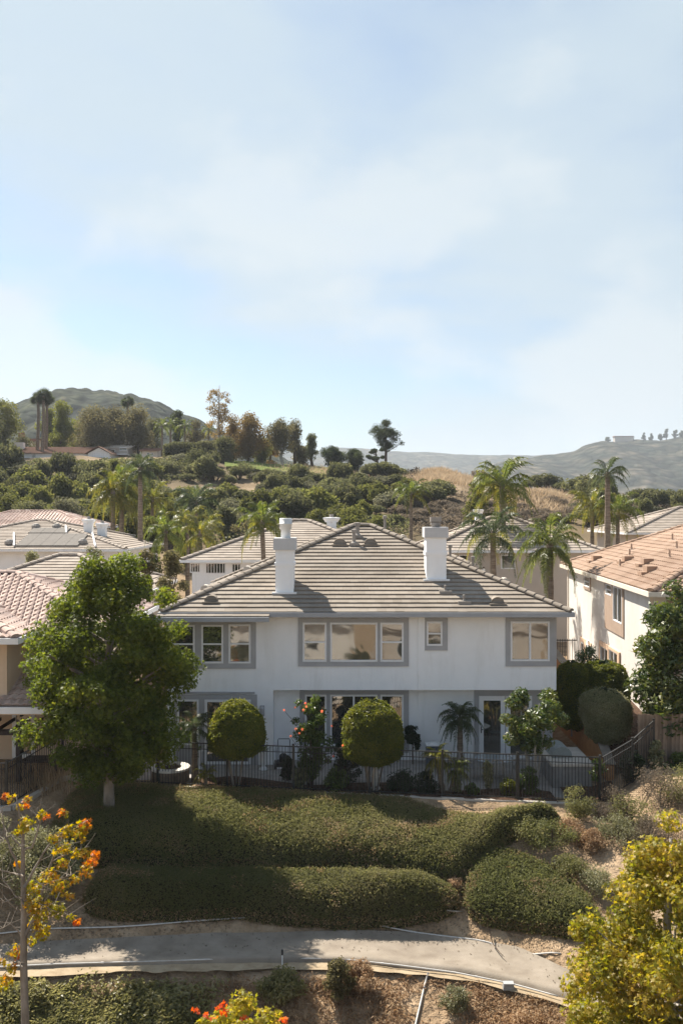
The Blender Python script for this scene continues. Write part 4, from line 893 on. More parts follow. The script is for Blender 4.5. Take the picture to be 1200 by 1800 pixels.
protos = {'dark': [shrub_proto('hillside_shrub', 'rounded dark green chaparral shrub on the hillside below the hilltop houses', 'shrub', 'lf_hill', 2600, .30, 2.0, 2.6, s, HG) for s in (1, 2, 3)],
          'bright': [shrub_proto('hillside_shrub', 'bright green bushy shrub low on the hillside behind the tile roofs', 'shrub', 'lf_hill_b', 2400, .30, 1.9, 2.6, s, 'bright shrubs at the foot of the hill') for s in (4, 5)],
          'sage': [shrub_proto('hillside_shrub', 'grey green sage shrub on the open hillside', 'shrub', 'lf_sage', 2000, .28, 1.7, 1.9, s, 'sage shrubs on the hillside') for s in (6, 7)],
          'brush': [shrub_proto('hillside_shrub', 'low brown dried brush clump on the right-hand slope', 'shrub', 'lf_brush', 1800, .24, 1.6, 1.3, s, 'dry brush on the right-hand slope') for s in (8, 9)]}
first = {k: [True] * len(v) for k, v in protos.items()}
def hill_y(px, py):
    """distance at which the picture row py meets the hillside along column px"""
    d = np.arange(96, 178, .5); x = (px - 600) * d / F; z = ground_z(x, d); row = 900 - (z - CAMZ) * F / d
    i = np.where(row <= py)[0]; return float(d[i[0]]) if len(i) else None
PL = []
def place(kind, px, py, s, tall=True):
    d = hill_y(px, py)
    if d is None: return
    i = random.randrange(len(protos[kind])); x = (px - 600) * d / F; loc = (x, d, float(ground_z(x, d)) - .15); rz = random.uniform(0, 6.28); tl = 1.6 if (tall and kind in ('dark', 'bright') and random.random() < .3 and s > .6) else 1.0; sc = (s * random.uniform(.8, 1.25), s * random.uniform(.8, 1.25), s * random.uniform(.75, 1.1) * tl)
    if first[kind][i]: o = protos[kind][i]; o.location = loc; o.rotation_euler = (0, 0, rz); o.scale = sc; first[kind][i] = False
    else: o = copy_tree(protos[kind][i], loc, rz, sc)
    land = [(0, 'at the left edge'), (70, 'below the fan palms'), (130, 'below the long hilltop house'), (190, 'below the olive trees'), (250, 'below the terrace wall'), (315, 'below the clipped hilltop hedge'), (385, 'below the tall sparse tree'), (440, 'below the rusty tree'), (500, 'below the lawn'), (550, 'below the narrow tree'), (605, 'below the two round-topped trees'), (680, 'below the tall pine'), (740, 'left of the dry grass mound'), (800, 'at the dry grass mound'), (860, 'behind the large mixed palm'), (930, 'left of the dry grass saddle'), (1000, 'behind the cream house palms'), (1060, 'behind the tallest right-hand palm'), (1120, 'right of the tallest right-hand palm'), (1190, 'at the right edge')]
    w = min(land, key=lambda q: abs(q[0] - px))[1]; row = 'high on slope' if py < 838 else 'at mid-slope' if py < 868 else 'low on slope' if py < 893 else 'at the slope foot'
    o['label'] = ('large ' if s > 1.15 else 'small ' if s < .8 else '') + {'dark': 'dark green shrub', 'bright': 'bright green bushy shrub', 'sage': 'grey-green sage shrub', 'brush': 'brown dried brush clump'}[kind] + ' ' + row + ' ' + w
    PL.append((px, o))
r_ = random.Random(5); cnt = 0
bare = [(320, 862, 75, 16), (395, 872, 55, 14), (780, 846, 48, 20), (950, 872, 65, 10), (625, 900, 30, 8), (690, 848, 30, 8), (560, 838, 70, 8)]
rows = []
for py in np.arange(816, 925, 7.5):
    for px in np.arange(-40, 1240, 26): rows.append((px + r_.uniform(-11, 11), py + r_.uniform(-3, 3)))
for px, py in rows:
    if 385 < px < 650 and py < 842: continue
    if px < 290 and py < 822: continue
    if any(((px - a) / c) ** 2 + ((py - b) / e) ** 2 < 1 for a, b, c, e in bare): continue
    if px < 330: k, s, pr = ('dark' if r_.random() < .5 else 'bright' if r_.random() < .5 else 'sage'), r_.uniform(.7, 1.3), .66
    elif px < 700: k, s, pr = ('dark' if r_.random() < .6 else 'sage'), r_.uniform(.6, 1.2), .66 if py > 838 else .3
    elif px < 1000: k, s, pr = ('brush' if py > 872 else 'dark' if r_.random() < .3 else 'brush'), r_.uniform(.5, .95), .75 if py > 880 else .12
    else: k, s, pr = ('dark' if r_.random() < .5 else 'sage' if r_.random() < .5 else 'brush'), r_.uniform(.6, 1.1), .7 if py > 885 else .1
    if py > 885 and px < 720 and r_.random() < .55: k = 'bright'
    if px < 290 and py < 838: s *= .55
    if r_.random() < pr and cnt < 470: place(k, px, py, s); cnt += 1
for px, py, s in ((768, 880, 1.9), (750, 884, 1.5), (958, 862, 1.5), (935, 862, 1.1), (985, 864, 1.0), (1035, 880, 1.9), (1060, 884, 1.5), (655, 842, 1.5), (675, 842, 1.5), (690, 840, 1.2), (1130, 888, 1.5), (1175, 890, 1.4), (1150, 900, 1.5)): place('dark', px, py, s * (.8 if px < 1000 else .9), False)
for px in range(-40, 300, 13):
    place('dark' if r_.random() < .6 else 'bright', px + r_.uniform(-4, 4), r_.uniform(814, 822), r_.uniform(.34, .5))
_by = {}
for px, o in PL: _by.setdefault(o['label'], []).append((px, o))
for lab, q in _by.items():
    if len(q) < 2: continue
    q.sort(key=lambda e: e[0]); n = len(q); num = {2: 'two', 3: 'three', 4: 'four', 5: 'five', 6: 'six', 7: 'seven', 8: 'eight'}.get(n, 'many')
    for i, (px, o) in enumerate(q):
        lab = lab.replace(' shrub ', ' shrubs ').replace(' clump ', ' clumps ')
        o['label'] = ('leftmost of' if i == 0 else 'rightmost of' if i == n - 1 else ('middle of' if n == 3 else ['', 'second of', 'third of', 'fourth of', 'fifth of', 'sixth of', 'seventh of', 'eighth of'][min(i, 7)])) + ' ' + num + ' ' + lab
for px, o in PL:
    w = o['label'].split()
    for drop in ('bushy', 'large', 'small', 'dried', 'green', 'brown'):
        if len(w) > 16 and drop in w: w.remove(drop)
    o['label'] = ' '.join(w)
n = 90000; pxs = rng.uniform(-60, 1260, n); d = rng.uniform(100, 170, n); x = (pxs - 600) * d / F; pn = fbm(x, d, .10, 3, 55)
bare2 = np.zeros(n, bool)
for a, b, c, e in ((320, 862, 75, 16), (395, 872, 55, 14), (780, 846, 52, 24), (950, 872, 90, 14)):
    row = 900 - (ground_z(x, d) - CAMZ) * F / d; bare2 |= ((pxs - a) / c) ** 2 + ((row - b) / e) ** 2 < 1
ok = (rng.random(n) < np.clip(.55 + pn * 2.2, 0, 1)) & ~bare2 & ~((pxs > 385) & (pxs < 650) & (d > 148)) & ~((pxs < 290) & (d > 156))
P = np.stack([x, d, ground_z(x, d)], 1)[ok]; P[:, 2] += rng.random(len(P)) * np.clip(.5 + pn[ok] * 2, .1, 1.1); right = (600 + P[:, 0] * F / P[:, 1]) > 720
for sel, lf, nm in ((~right, 'lf_hill', 'hillside_undergrowth'), (right, 'lf_brush', 'dry_undergrowth')):
    c = MB(); leaves(c, P[sel], unit(rng.normal(size=(sel.sum(), 3)) * .6 + (0, -.2, .8)), .42 * rng.uniform(.6, 1.4, sel.sum()), .6); o = c.build(nm, M[lf]); o['kind'] = 'stuff'
# straw-coloured grass tops
def tufts(name, mat, P, h, w, lean=.35, seg=1):
    n = len(P); a = rng.uniform(0, 2 * pi, n); b = np.stack([np.cos(a), np.sin(a), 0 * a], 1) * (w * rng.uniform(.6, 1.4, n))[:, None]; hh = h * rng.uniform(.5, 1.3, n)
    tip = P + np.stack([rng.normal(size=n) * lean * hh, rng.normal(size=n) * lean * hh, hh], 1); V = np.stack([P - b, P + b, tip], 1)
    o = MB().add(V.reshape(-1, 3), np.arange(3 * n).reshape(n, 3)).build(name, mat); o['kind'] = 'stuff'; return o
pts = []
for a, b, c, e, n in ((780, 842, 52, 22, 9000), (955, 872, 80, 14, 8000), (690, 846, 40, 9, 2500), (1130, 882, 50, 10, 3000), (560, 836, 70, 7, 3500)):
    k = rng.normal(size=(n, 2)) * .55; pxs = a + k[:, 0] * c; dd = hill_y(a, b) or 165; d = np.clip(dd + k[:, 1] * 9, 108, 174); x = (pxs - 600) * d / F; pts.append(np.stack([x, d, ground_z(x, d) - .05], 1))
tufts('dry_grass', M['lf_straw'], np.concatenate(pts), .9, .07, .5)

# ------------------------------------------------------------------ hilltop and mid-distance trees
def hz(px, py, d): x, y, z = at(px, py, d); return x, d, min(z, float(ground_z(x, d)))
def htree(label, px, pyb, pyt, wpx, d, leaf, n=2600, ls=.34, base=.2, cat='tree', name='broadleaf_tree', prof=None, bark='bark_dark', tr=.28, group=None, seed=1, clumps=30, **k):
    x, y, z = hz(px, pyb, d); H = gz(pyt, d) - z; R = wpx * d / F / 2
    prof = prof or [(base, .55), (base + .2, .92), (.72, 1.0), (.88, .72), (1.0, .25)]
    pr = [(a * H, b * R) for a, b in prof]; cr = k.pop('cr', (.22, .36)); k.setdefault('lump', .55); n = int(n * 1.3); R *= 1.08 if d < 150 or name in ('pine_tree', 'round_tree', 'sparse_tree') else 1.28; n = n if d < 150 else int(n * 1.4)
    return tree(name, label, cat, x, y, z, pr, leaf, n, ls, bark, tr, clumps, (R * cr[0] * 1.5, R * cr[1] * 1.5), seed=seed, group=group, **k)
htree('large dark green tree at the left edge of the hilltop', 5, 812, 706, 62, 168, 'lf_hill_b', 5200, .36, .08, seed=2)
htree('dark spreading tree beside the chimney at the left edge', -28, 815, 722, 60, 160, 'lf_hill', 3600, .36, .08, seed=3)
htree('tall yellow-green eucalyptus right of the fan palms', 108, 800, 709, 44, 183, 'lf_euc', 4200, .36, .12, 'tree', 'eucalyptus_tree', seed=4, prof=[(.12, .5), (.4, .9), (.7, 1.0), (.9, .7), (1, .3)])
htree('smaller yellow-green eucalyptus behind the fan palms', 88, 800, 716, 34, 188, 'lf_euc', 2600, .36, .12, 'tree', 'eucalyptus_tree', seed=5)
htree('broad olive-brown tree over the gabled end of the long hilltop house', 165, 812, 722, 88, 176, 'lf_olive', 6200, .34, .28, seed=6)
htree('olive-brown tree in front of the pale grey hilltop house', 205, 812, 722, 60, 180, 'lf_olive', 4200, .34, .3, seed=7)
htree('darker olive tree between grey hilltop house and cottage', 243, 812, 720, 64, 178, 'lf_olive', 4600, .34, .25, seed=8)
htree('round dark tree standing above the cottage', 314, 800, 719, 28, 186, 'lf_pine', 2200, .34, .35, seed=9)
htree('tall thin sparse tree, the highest on the hilltop', 385, 803, 672, 58, 166, 'lf_rust', 1500, .28, .22, 'tree', 'sparse_tree', seed=10, prof=[(.25, .35), (.42, .8), (.62, 1.0), (.82, .7), (1, .2)], bark='bark_pale', tr=.2, clumps=46, limbs=30, cr=(.12, .2), trunk_top=.95)
htree('rusty brown tree right of the tall sparse tree', 436, 822, 725, 62, 166, 'lf_rust', 5200, .32, .22, seed=11)
htree('orange-brown bushy tree touching the tall sparse tree', 408, 818, 733, 44, 170, 'lf_rust', 3000, .32, .2, seed=12)
htree('grey-brown tree on the lawn edge', 494, 826, 742, 52, 166, 'lf_olive', 3600, .30, .3, seed=13, bark='bark_pale')
htree('taller dark crown just behind the grey-brown lawn tree', 517, 822, 739, 38, 170, 'lf_olive', 2400, .30, .35, seed=14)
htree('narrow dark tree at the right end of the lawn', 548, 822, 762, 27, 166, 'lf_hill', 1500, .28, .3, seed=15, prof=[(.3, .45), (.5, 1), (.7, .6), (.85, .95), (1, .3)])
htree('left of the two round-topped trees on the skyline', 586, 836, 783, 42, 163, 'lf_pine', 3600, .26, .32, 'tree', 'round_tree', seed=16, prof=[(.34, .6), (.5, 1), (.75, .95), (.93, .6), (1, .2)], multi=2, tr=.2)
htree('right of the two round-topped trees on the skyline', 622, 840, 789, 41, 163, 'lf_pine', 3600, .26, .28, 'tree', 'round_tree', seed=17, prof=[(.30, .55), (.48, 1), (.75, .95), (.93, .6), (1, .2)], multi=2, tr=.2)
htree('tall open pine with layered crown alone on the skyline', 678, 832, 742, 54, 160, 'lf_pine', 5200, .20, .5, 'pine tree', 'pine_tree', seed=18, prof=[(.48, .5), (.58, .95), (.72, .9), (.8, 1.0), (.93, .8), (1, .3)], cr=(.15, .27), clumps=44, flat=.7, limbs=26, trunk_top=.98, tr=.24, shell=1.6, lump=.3)
htree('small leaning pine at the foot of the tall pine', 662, 834, 786, 36, 161, 'lf_pine', 1200, .26, .35, 'pine tree', 'pine_tree', seed=19, cr=(.16, .24), clumps=14, flat=.5, limbs=10, prof=[(.3, .6), (.55, 1), (.8, .9), (1, .4)])
htree('big dense dark green round shrub on the bank below the hedge', 345, 866, 794, 84, 146, 'lf_hill', 7000, .30, .03, 'shrub', 'large_shrub', seed=20, prof=[(.02, .8), (.3, 1.0), (.6, .9), (.85, .65), (1, .2)], tr=.2)
htree('dark shrub tree below the lawn', 428, 862, 818, 62, 150, 'lf_hill', 4200, .28, .03, 'shrub', 'large_shrub', seed=22, prof=[(.02, .8), (.3, 1.0), (.6, .9), (.85, .65), (1, .2)], tr=.18)
htree('dusty olive shrub tree at the middle of the hillside', 520, 880, 832, 70, 145, 'lf_hill', 4200, .28, .03, 'shrub', 'large_shrub', seed=23, prof=[(.02, .8), (.3, 1.0), (.6, .9), (.85, .65), (1, .2)], tr=.18)
htree('wide dark shrub right of the middle of the hillside', 590, 884, 836, 66, 146, 'lf_hill', 4200, .28, .03, 'shrub', 'large_shrub', seed=24, prof=[(.02, .8), (.3, 1.0), (.6, .9), (.85, .65), (1, .2)], tr=.18)
htree('dark round tree behind the tall right-hand palm', 1040, 905, 846, 62, 118, 'lf_hill', 4200, .28, .05, 'tree', 'round_tree', seed=25)
for i, (px, pyb, pyt, w, d, lf, lab) in enumerate(((268, 812, 735, 44, 190, 'lf_hill', 'dark tree filling the gap between the olive trees and the hilltop palms'), (345, 806, 742, 40, 188, 'lf_olive', 'dusty tree behind the hilltop hedge palms'), (140, 805, 740, 50, 192, 'lf_euc', 'pale green tree between the eucalyptus and the broad olive tree'), (460, 822, 770, 40, 170, 'lf_hill_b', 'low green bushy tree right of the rusty tree'), (530, 820, 786, 30, 172, 'lf_olive', 'low bush under the taller dark lawn crown'), (395, 818, 772, 44, 160, 'lf_hill', 'dark bush at the foot of the tall sparse tree'), (40, 812, 770, 40, 176, 'lf_hill', 'dark bush in front of the brick chimney house'), (475, 815, 765, 30, 176, 'lf_rust', 'brownish small tree behind the grey-brown lawn tree'))):
    htree(lab, px, pyb, pyt, w, d, lf, 2400, .32, .1, seed=80 + i)
# clipped hilltop hedge
hb = thing('clipped_hedge', 'long clipped dark green hedge on the hilltop left of the sparse tree', 'hedge', at(335, 800, 168)); P = []
x0, x1 = gx(288, 168), gx(388, 168); z0, z1 = gz(806, 168), gz(776, 168)
n = 9000; P = np.stack([rng.uniform(x0, x1, n), 168 + rng.uniform(-1, 1, n) * 1.3, z0 + (z1 - z0) * rng.random(n) ** .7], 1); P[:, 2] += (fbm(P[:, 0], P[:, 1], .4, 2, 3)) * .6 - .4 + .06 * (P[:, 0] - x0)
leaves(MB(), P, unit(rng.normal(size=(n, 3)) + (0, -.8, .8)), .34) if 0 else None
m = MB(); leaves(m, P, unit(rng.normal(size=(n, 3)) + (0, -.8, .8)), .34); m.build('foliage', M['lf_hill'], hb); MB().box((x0 + .3, 167.2, z0), (x1 - .3, 168.8, z1 - 1.0)).build('stem', M['hedge_in'], hb)
# terrace wall on the bank
MB_ = MB().box((gx(255, 158), 158, gz(832, 158)), (gx(330, 158), 158.5, gz(812, 158))); tw = MB_.build('terrace_wall', M['stone_brown']); tag(tw, 'low brown terrace wall under the hilltop cottage and hedge', 'wall')
# right mountain's skyline trees and house
for i, (px, h, w, lab) in enumerate(((1067, 13, 11, 'lone round tree at the left end of the far right ridge'), (1131, 14, 9, 'first conifer of the clump on the far right ridge'), (1143, 13, 11, 'second conifer of the clump on the far right ridge'), (1160, 12, 10, 'low conifer in the middle of the far right ridge'), (1170, 22, 12, 'tallest conifer on the far right ridge'), (1186, 16, 14, 'spreading conifer near the right end of the far ridge'), (1198, 12, 14, 'dark conifer at the right end of the far ridge'), (1108, 8, 14, 'low bushy tree beside the far ridge house'))):
    d = 1495; pyb = float(np.interp(px, [1048, 1090, 1150, 1200], [780, 775, 775, 769])) + 4
    x, y, z = at(px, pyb, d); H = (h + 4) * d / F; R = w * d / F / 2
    tree('ridge_tree', lab, 'tree', x, y, z, [(.25 * H, R * .5), (.5 * H, R), (.8 * H, R * .7), (H, R * .2)], 'lf_pine', 500, 2.2, 'bark_dark', .7, 14, (R * .3, R * .5), seed=30 + i, limbs=3)
x, y, z = at(1096, 772, 1490); rk = thing('ridge_house', 'tiny pale house on top of the far right ridge', 'house', (x, y, z)); MB().box((x - 14, y, z - 6), (x + 14, y + 10, z + 3.5)).build('wall', M['stucco_beige'], rk); MB().box((x - 15, y - 1, z + 3.5), (x + 15, y + 11, z + 5)).build('roof', M['roof_brown'], rk)

# fan palms on the hilltop
def fan_palm(label, px, pyb, pyt, d, rpx, group=None, tall=True):
    x, y, z = hz(px, pyb, d); R = rpx * d / F; zt = gz(pyt, d) - z - R * .9; root = thing('fan_palm', label, 'palm tree', (x, y, z), 0, group); t = MB(); s = np.linspace(0, 1, 8)
    t.tube(np.stack([.3 * np.sin(s * 2), .0 * s, -.4 + (zt + .4) * s], 1), .26 * (1.2 - .35 * s), 8); t.build('trunk', M['palm_bark'], root, True, local=True); c = MB(); n = 60
    for i in range(n):
        dr = unit(np.array((rng.normal(), rng.normal(), rng.uniform(-.9, 1.0)))); q = np.array((.3 * sin(2), 0, zt)) + dr * R * .45; up = unit(np.cross(dr, rng.normal(size=3))); sd = np.cross(dr, up)
        a = np.linspace(-1.3, 1.3, 10); k = 10; tip = q + R * .62 * (np.cos(a)[:, None] * dr + np.sin(a)[:, None] * up) - np.array((0, 0, .18 * R)) * (np.abs(a) / 1.3)[:, None]
        b0 = q + R * .3 * (np.cos(a - .1)[:, None] * dr + np.sin(a - .1)[:, None] * up); b1 = q + R * .3 * (np.cos(a + .1)[:, None] * dr + np.sin(a + .1)[:, None] * up)
        V = np.stack([np.tile(q, (k, 1)), b0, tip, b1], 1); c.add(V.reshape(-1, 3), np.arange(4 * k).reshape(k, 4))
        p0 = np.array((.3 * sin(2), 0, zt)); c.tube([p0, q], .03, 4)
    c.build('crown', M['lf_pine'], root, local=True); return root
fan_palm('left of three tall fan palms over the long hilltop house', 65, 803, 688, 170, 15)
fan_palm('middle of three tall fan palms over the long hilltop house, the tallest', 74, 805, 681, 169, 16)
fan_palm('right of three tall fan palms over the long hilltop house', 80, 803, 687, 171, 15)
fan_palm('lone fan palm whose round crown rises over the olive trees', 222, 800, 695, 182, 13)
# queen palms: (label, px, base row, top-of-trunk row, distance, scale, fronds, colour, options)
def qpalm(label, px, pyb, pyt, d, sc, nf=16, key='g', **k):
    x, y, z = at(px, pyb, d); z = min(z, float(ground_z(x, d))); return palm(label, x, y, z, gz(pyt, d), sc, nf, key, **k)
qpalm('queen palm left of the hilltop cottage hedge', 285, 806, 752, 174, .80, 14, 'g', tr=.2)
qpalm('queen palm in the middle of the hilltop hedge', 325, 802, 752, 172, .80, 14, 'g', tr=.2)
qpalm('small queen palm beside the tall sparse tree', 367, 806, 757, 170, .60, 13, 'g', tr=.18, key2='y')
qpalm('queen palm in front of the darker olive tree', 300, 806, 748, 178, .75, 13, 'g', tr=.2)
qpalm('tall slim dark palm rising over the left-hand roofs', 247, 985, 828, 76, .62, 20, 'd', tr=.20, old=.45)
qpalm('left of the two yellow-green drooping palms behind the white chimneys', 199, 965, 872, 82, 1.05, 20, 'y', tr=.22, old=.5, key2='y')
qpalm('right of the two drooping palms, nearest to the white chimneys', 214, 965, 862, 84, 1.05, 20, 'g', tr=.22, old=.5, key2='y')
qpalm('yellow-tinged palm right of the tall slim dark palm', 268, 960, 884, 84, .85, 16, 'y', key2='g')
qpalm('dark feathery palm left of the tan hipped roof', 345, 950, 888, 88, .95, 18, 'd')
qpalm('low bright green palm beside the tall dark trunk', 292, 975, 940, 68, .78, 16, 'g', old=.4)
qpalm('low yellow palm by the left end of the tan hipped roof', 352, 985, 944, 66, .80, 14, 'y', old=.4)
qpalm('low yellow-green palm near the far end of the roof', 330, 960, 925, 80, .8, 14, 'y', key2='g')
qpalm('windblown bright palm standing before the tan hipped roof', 468, 985, 926, 57, .72, 17, 'g', lean=(-.25, 0), key2='y')
qpalm('slim palm with yellow lower fronds on the hillside', 722, 960, 872, 98, .85, 17, 'g', key2='y', tr=.17)
qpalm('large palm with mixed green and orange fronds right of the right chimney', 889, 1012, 862, 66, 1.02, 22, 'g', key2='y', tr=.2, lean=(-.3, 0))
qpalm('nearer dark grey-green palm before the beige house', 866, 1030, 946, 57, .86, 18, 'd', tr=.2, key2='y')
qpalm('full green palm at the corner of the terracotta-roofed house', 966, 1075, 966, 50, .82, 22, 'g', tr=.2, old=.4)
qpalm('tallest right-hand palm with slim reddish trunk', 1067, 985, 838, 64, .60, 15, 'd', tr=.21, old=.2)
qpalm('yellow-green palm left of the tallest right-hand palm', 1040, 975, 892, 72, .78, 16, 'y', key2='y')
qpalm('green palm just behind the tallest right-hand palm', 1085, 975, 905, 70, .82, 16, 'g', key2='y')
htree('bushy bright shrub left of the large mixed palm', 845, 905, 832, 62, 92, 'lf_hill_b', 4200, .26, .05, 'tree', 'round_tree', seed=41)
htree('yellow-green rounded tree low behind the left chimney palms', 330, 960, 905, 60, 92, 'lf_hill_b', 3000, .26, .04, 'tree', 'round_tree', seed=42)
htree('lush green shrub mass beside the tall slim palm', 262, 985, 915, 56, 78, 'lf_hill_b', 3800, .22, .04, 'shrub', 'large_shrub', seed=43)
htree('grey olive bush before the solar-panel house', 58, 1010, 962, 44, 60, 'lf_greygreen', 3800, .14, .06, 'shrub', 'olive_bush', seed=44, bark='bark')
htree('small yellow-green bush at the edge of the flat tan roof', 40, 1012, 988, 24, 57, 'lf_hill_b', 1200, .14, .05, 'shrub', 'garden_shrub', seed=45)
htree('green shrub right of the grey olive bush', 88, 1000, 972, 32, 62, 'lf_hill_b', 1500, .15, .05, 'shrub', 'garden_shrub', seed=46)
htree('left of two olive-dark trees just behind the big sweetgum', 257, 1085, 965, 52, 45, 'lf_olive', 6000, .13, .2, 'tree', 'dusky_tree', seed=47, tr=.12)
htree('right of two olive-dark trees by the white house corner', 302, 1090, 972, 58, 46, 'lf_olive', 6500, .13, .2, 'tree', 'dusky_tree', seed=48, tr=.12)
htree('yellow-green tree below the tan hipped roof at the house corner', 245, 1090, 1010, 40, 44, 'lf_ball', 2600, .12, .1, 'tree', 'garden_tree', seed=49, tr=.08)
htree('silvery bush filling the yard behind the flat tan roof', 168, 985, 955, 40, 62, 'lf_greygreen', 2200, .15, .05, 'shrub', 'olive_bush', seed=50)
for i, (px, pyb, pyt, w, d, lf) in enumerate(((300, 925, 885, 50, 100, 'lf_hill_b'), (225, 930, 900, 50, 100, 'lf_hill_b'), (400, 930, 890, 52, 104, 'lf_hill'), (450, 932, 900, 44, 100, 'lf_olive'), (620, 935, 895, 60, 102, 'lf_hill_b'), (560, 930, 900, 46, 102, 'lf_hill_b'), (665, 940, 905, 46, 98, 'lf_hill_b'), (120, 925, 880, 70, 106, 'lf_sage'), (60, 915, 878, 60, 106, 'lf_hill'), (20, 912, 872, 60, 108, 'lf_hill_b'))):
    lab = ('bright round tree behind the tall slim palm', 'green tree between the drooping palms and the hill', 'dark bush above the tan hipped roof', 'brownish bush above the windblown palm', 'bright tree above the main roof peak', 'bright tree left of the far white chimney', 'bright tree right of the main roof peak', 'silvery tree above the solar-panel roof', 'dark tree above the brown barrel roof', 'bright tree above the roofs at the left edge')[i]
    htree(lab, px, pyb, pyt, w, d, lf, 3000, .28, .04, 'tree', 'round_tree', seed=60 + i)

# ------------------------------------------------------------------ foreground trees
def gzf(x, y): return float(ground_z(x, y))
big = tree('sweetgum_tree', 'large dense green tree with pale trunk on the hedge bank before the white house', 'tree', -7.42, 31.0, -.6,
     [(1.75, 1.0), (2.2, 1.7), (2.9, 2.25), (3.8, 2.5), (4.9, 2.5), (6.1, 2.25), (7.3, 1.85), (8.3, 1.25), (8.95, .4)], 'lf_big', 72000, .122, 'bark', .16, 190, (.42, .72), True, limbs=34, seed=5, lump=.30, trunk_top=.85, shell=2.0, inner=.45)
ylw = tree('yellow_tree', 'tall yellow-gold sweetgum tree filling the lower right corner', 'tree', 7.05, 20.8, gzf(7.05, 20.8),
     [(.6, 1.6), (1.5, 2.6), (2.5, 2.6), (3.5, 2.1), (4.3, 1.5), (5.0, .95), (5.6, .45), (6.0, .12)], 'lf_yellow', 44000, .115, 'bark_pale', .13, 230, (.30, .52), True, limbs=30, seed=12, lump=.22, trunk_top=.92, inner=.35)
low = tree('yellow_tree', 'yellow-gold treetop with red tips poking up at the bottom edge', 'tree', -2.05, 20.0, gzf(-2.05, 20.0), [(1.2, .8), (2.2, 1.25), (3.0, 1.2), (3.7, .75), (4.35, .2)], 'lf_yellow', 12000, .115, 'bark_pale', .10, 70, (.2, .38), True, limbs=14, seed=33, lump=.5, trunk_top=.9, inner=.5)
red = MB(); k = np.array([at(p, q, 19.9) for p, q in ((385, 1772), (392, 1768), (378, 1790), (430, 1790), (345, 1775), (500, 1795), (362, 1785), (396, 1780))]); Pq, Nq = cloud(k, np.full(len(k), .10), 60, .8, 2, .4); leaves(red, Pq, Nq, .12, star=True); red.build('red_leaves', leafmat('red_leaf', [(.45, .10, .03), (.60, .12, .05), (.62, .25, .05)], .4), low)
# the half-bare autumn tree
D = 21.5
aut = thing('autumn_tree', 'slender half-bare tree with orange and yellow-green leaves, lower left corner', 'tree', (gx(45, D), D, gzf(gx(45, D), D)))
def P3(px, py, dd=0): return np.array(at(px, py, D + dd))
t = MB(); base = np.array((gx(46, D), D, ORI[aut.name][2] - .3))
t.tube([base, P3(45, 1790), P3(42, 1690), P3(43, 1600), P3(41, 1540, -.05), P3(41, 1470, -.1), P3(34, 1425, -.1), P3(29, 1398, -.1)], [.12, .09, .08, .066, .052, .036, .02, .008], 9)
br = [([(44, 1645), (62, 1610), (80, 1555), (95, 1505), (108, 1470)], .05), ([(43, 1560), (66, 1520), (90, 1475), (118, 1462)], .035), ([(42, 1495), (60, 1485), (72, 1440), (66, 1420)], .03), ([(41, 1545), (22, 1500), (8, 1465), (4, 1420)], .035), ([(41, 1490), (18, 1470), (2, 1478)], .025),
      ([(42, 1540), (20, 1535), (-10, 1528)], .025), ([(43, 1590), (25, 1570), (5, 1545)], .022), ([(43, 1650), (20, 1625), (-5, 1635)], .02), ([(30, 1600), (10, 1580), (0, 1600)], .015), ([(41, 1700), (25, 1690), (5, 1715)], .025), ([(60, 1620), (75, 1590), (92, 1565)], .02), ([(80, 1555), (110, 1545), (140, 1530)], .022), ([(92, 1515), (120, 1500), (150, 1490)], .02), ([(70, 1590), (100, 1600), (130, 1610)], .018)]
for pts, r in br:
    q = np.array([P3(a, b, rng.uniform(-.25, .25)) for a, b in pts]); s0 = np.linspace(0, 1, len(q)); s1 = np.linspace(0, 1, 9); q = np.stack([np.interp(s1, s0, q[:, i]) for i in range(3)], 1); q[1:-1] += rng.normal(size=(7, 3)) * .015
    t.tube(q, np.linspace(r, r * .25, 9), 6)
    for j in range(9):
        a = q[rng.integers(3, 9)]; b = a + np.array((rng.normal() * .28, rng.normal() * .28, abs(rng.normal()) * .26)); limb(t, a, b, .008, .003, .0, 4, 4)
t.build('trunk', M['bark'], aut, True)
cl = [(120, 1490), (140, 1470), (150, 1500), (110, 1520), (90, 1540), (75, 1545), (60, 1562), (82, 1590), (100, 1600), (125, 1612), (66, 1622), (132, 1545), (153, 1530), (145, 1455), (118, 1460), (95, 1475), (105, 1560), (122, 1575), (60, 1590), (20, 1405), (38, 1418), (50, 1405), (75, 1432), (30, 1462), (112, 1430), (35, 1520), (8, 1690), (22, 1702), (12, 1722), (30, 1672), (4, 1735), (75, 1640), (58, 1655), (48, 1448), (160, 1515), (70, 1605), (135, 1500), (108, 1495)]
C = np.array([P3(a, b, rng.uniform(-.35, .35)) for a, b in cl]); Rr = rng.uniform(.13, .24, len(cl)); Rr[19:26] *= .75; Pq, Nq = cloud(C, Rr, 1700, .8, 2, .4); c = MB(); leaves(c, Pq, Nq, .105 * rng.uniform(.7, 1.3, 1700), star=True); c.build('crown', M['lf_autumn'], aut)
kk = [i for i, q in enumerate(cl) if q in ((20, 1405), (50, 1405), (38, 1418), (75, 1432), (112, 1430), (153, 1530), (160, 1515), (30, 1672), (145, 1455), (125, 1612), (35, 1520))]
Pq, Nq = cloud(C[kk] + rng.normal(size=(len(kk), 3)) * .08, Rr[kk] * .8, 230, .8, 2, .4); c = MB(); leaves(c, Pq, Nq, .12, star=True); c.build('orange_leaves', leafmat('orange_leaf', [(.50, .16, .02), (.58, .20, .03), (.55, .09, .03)], .4), aut)

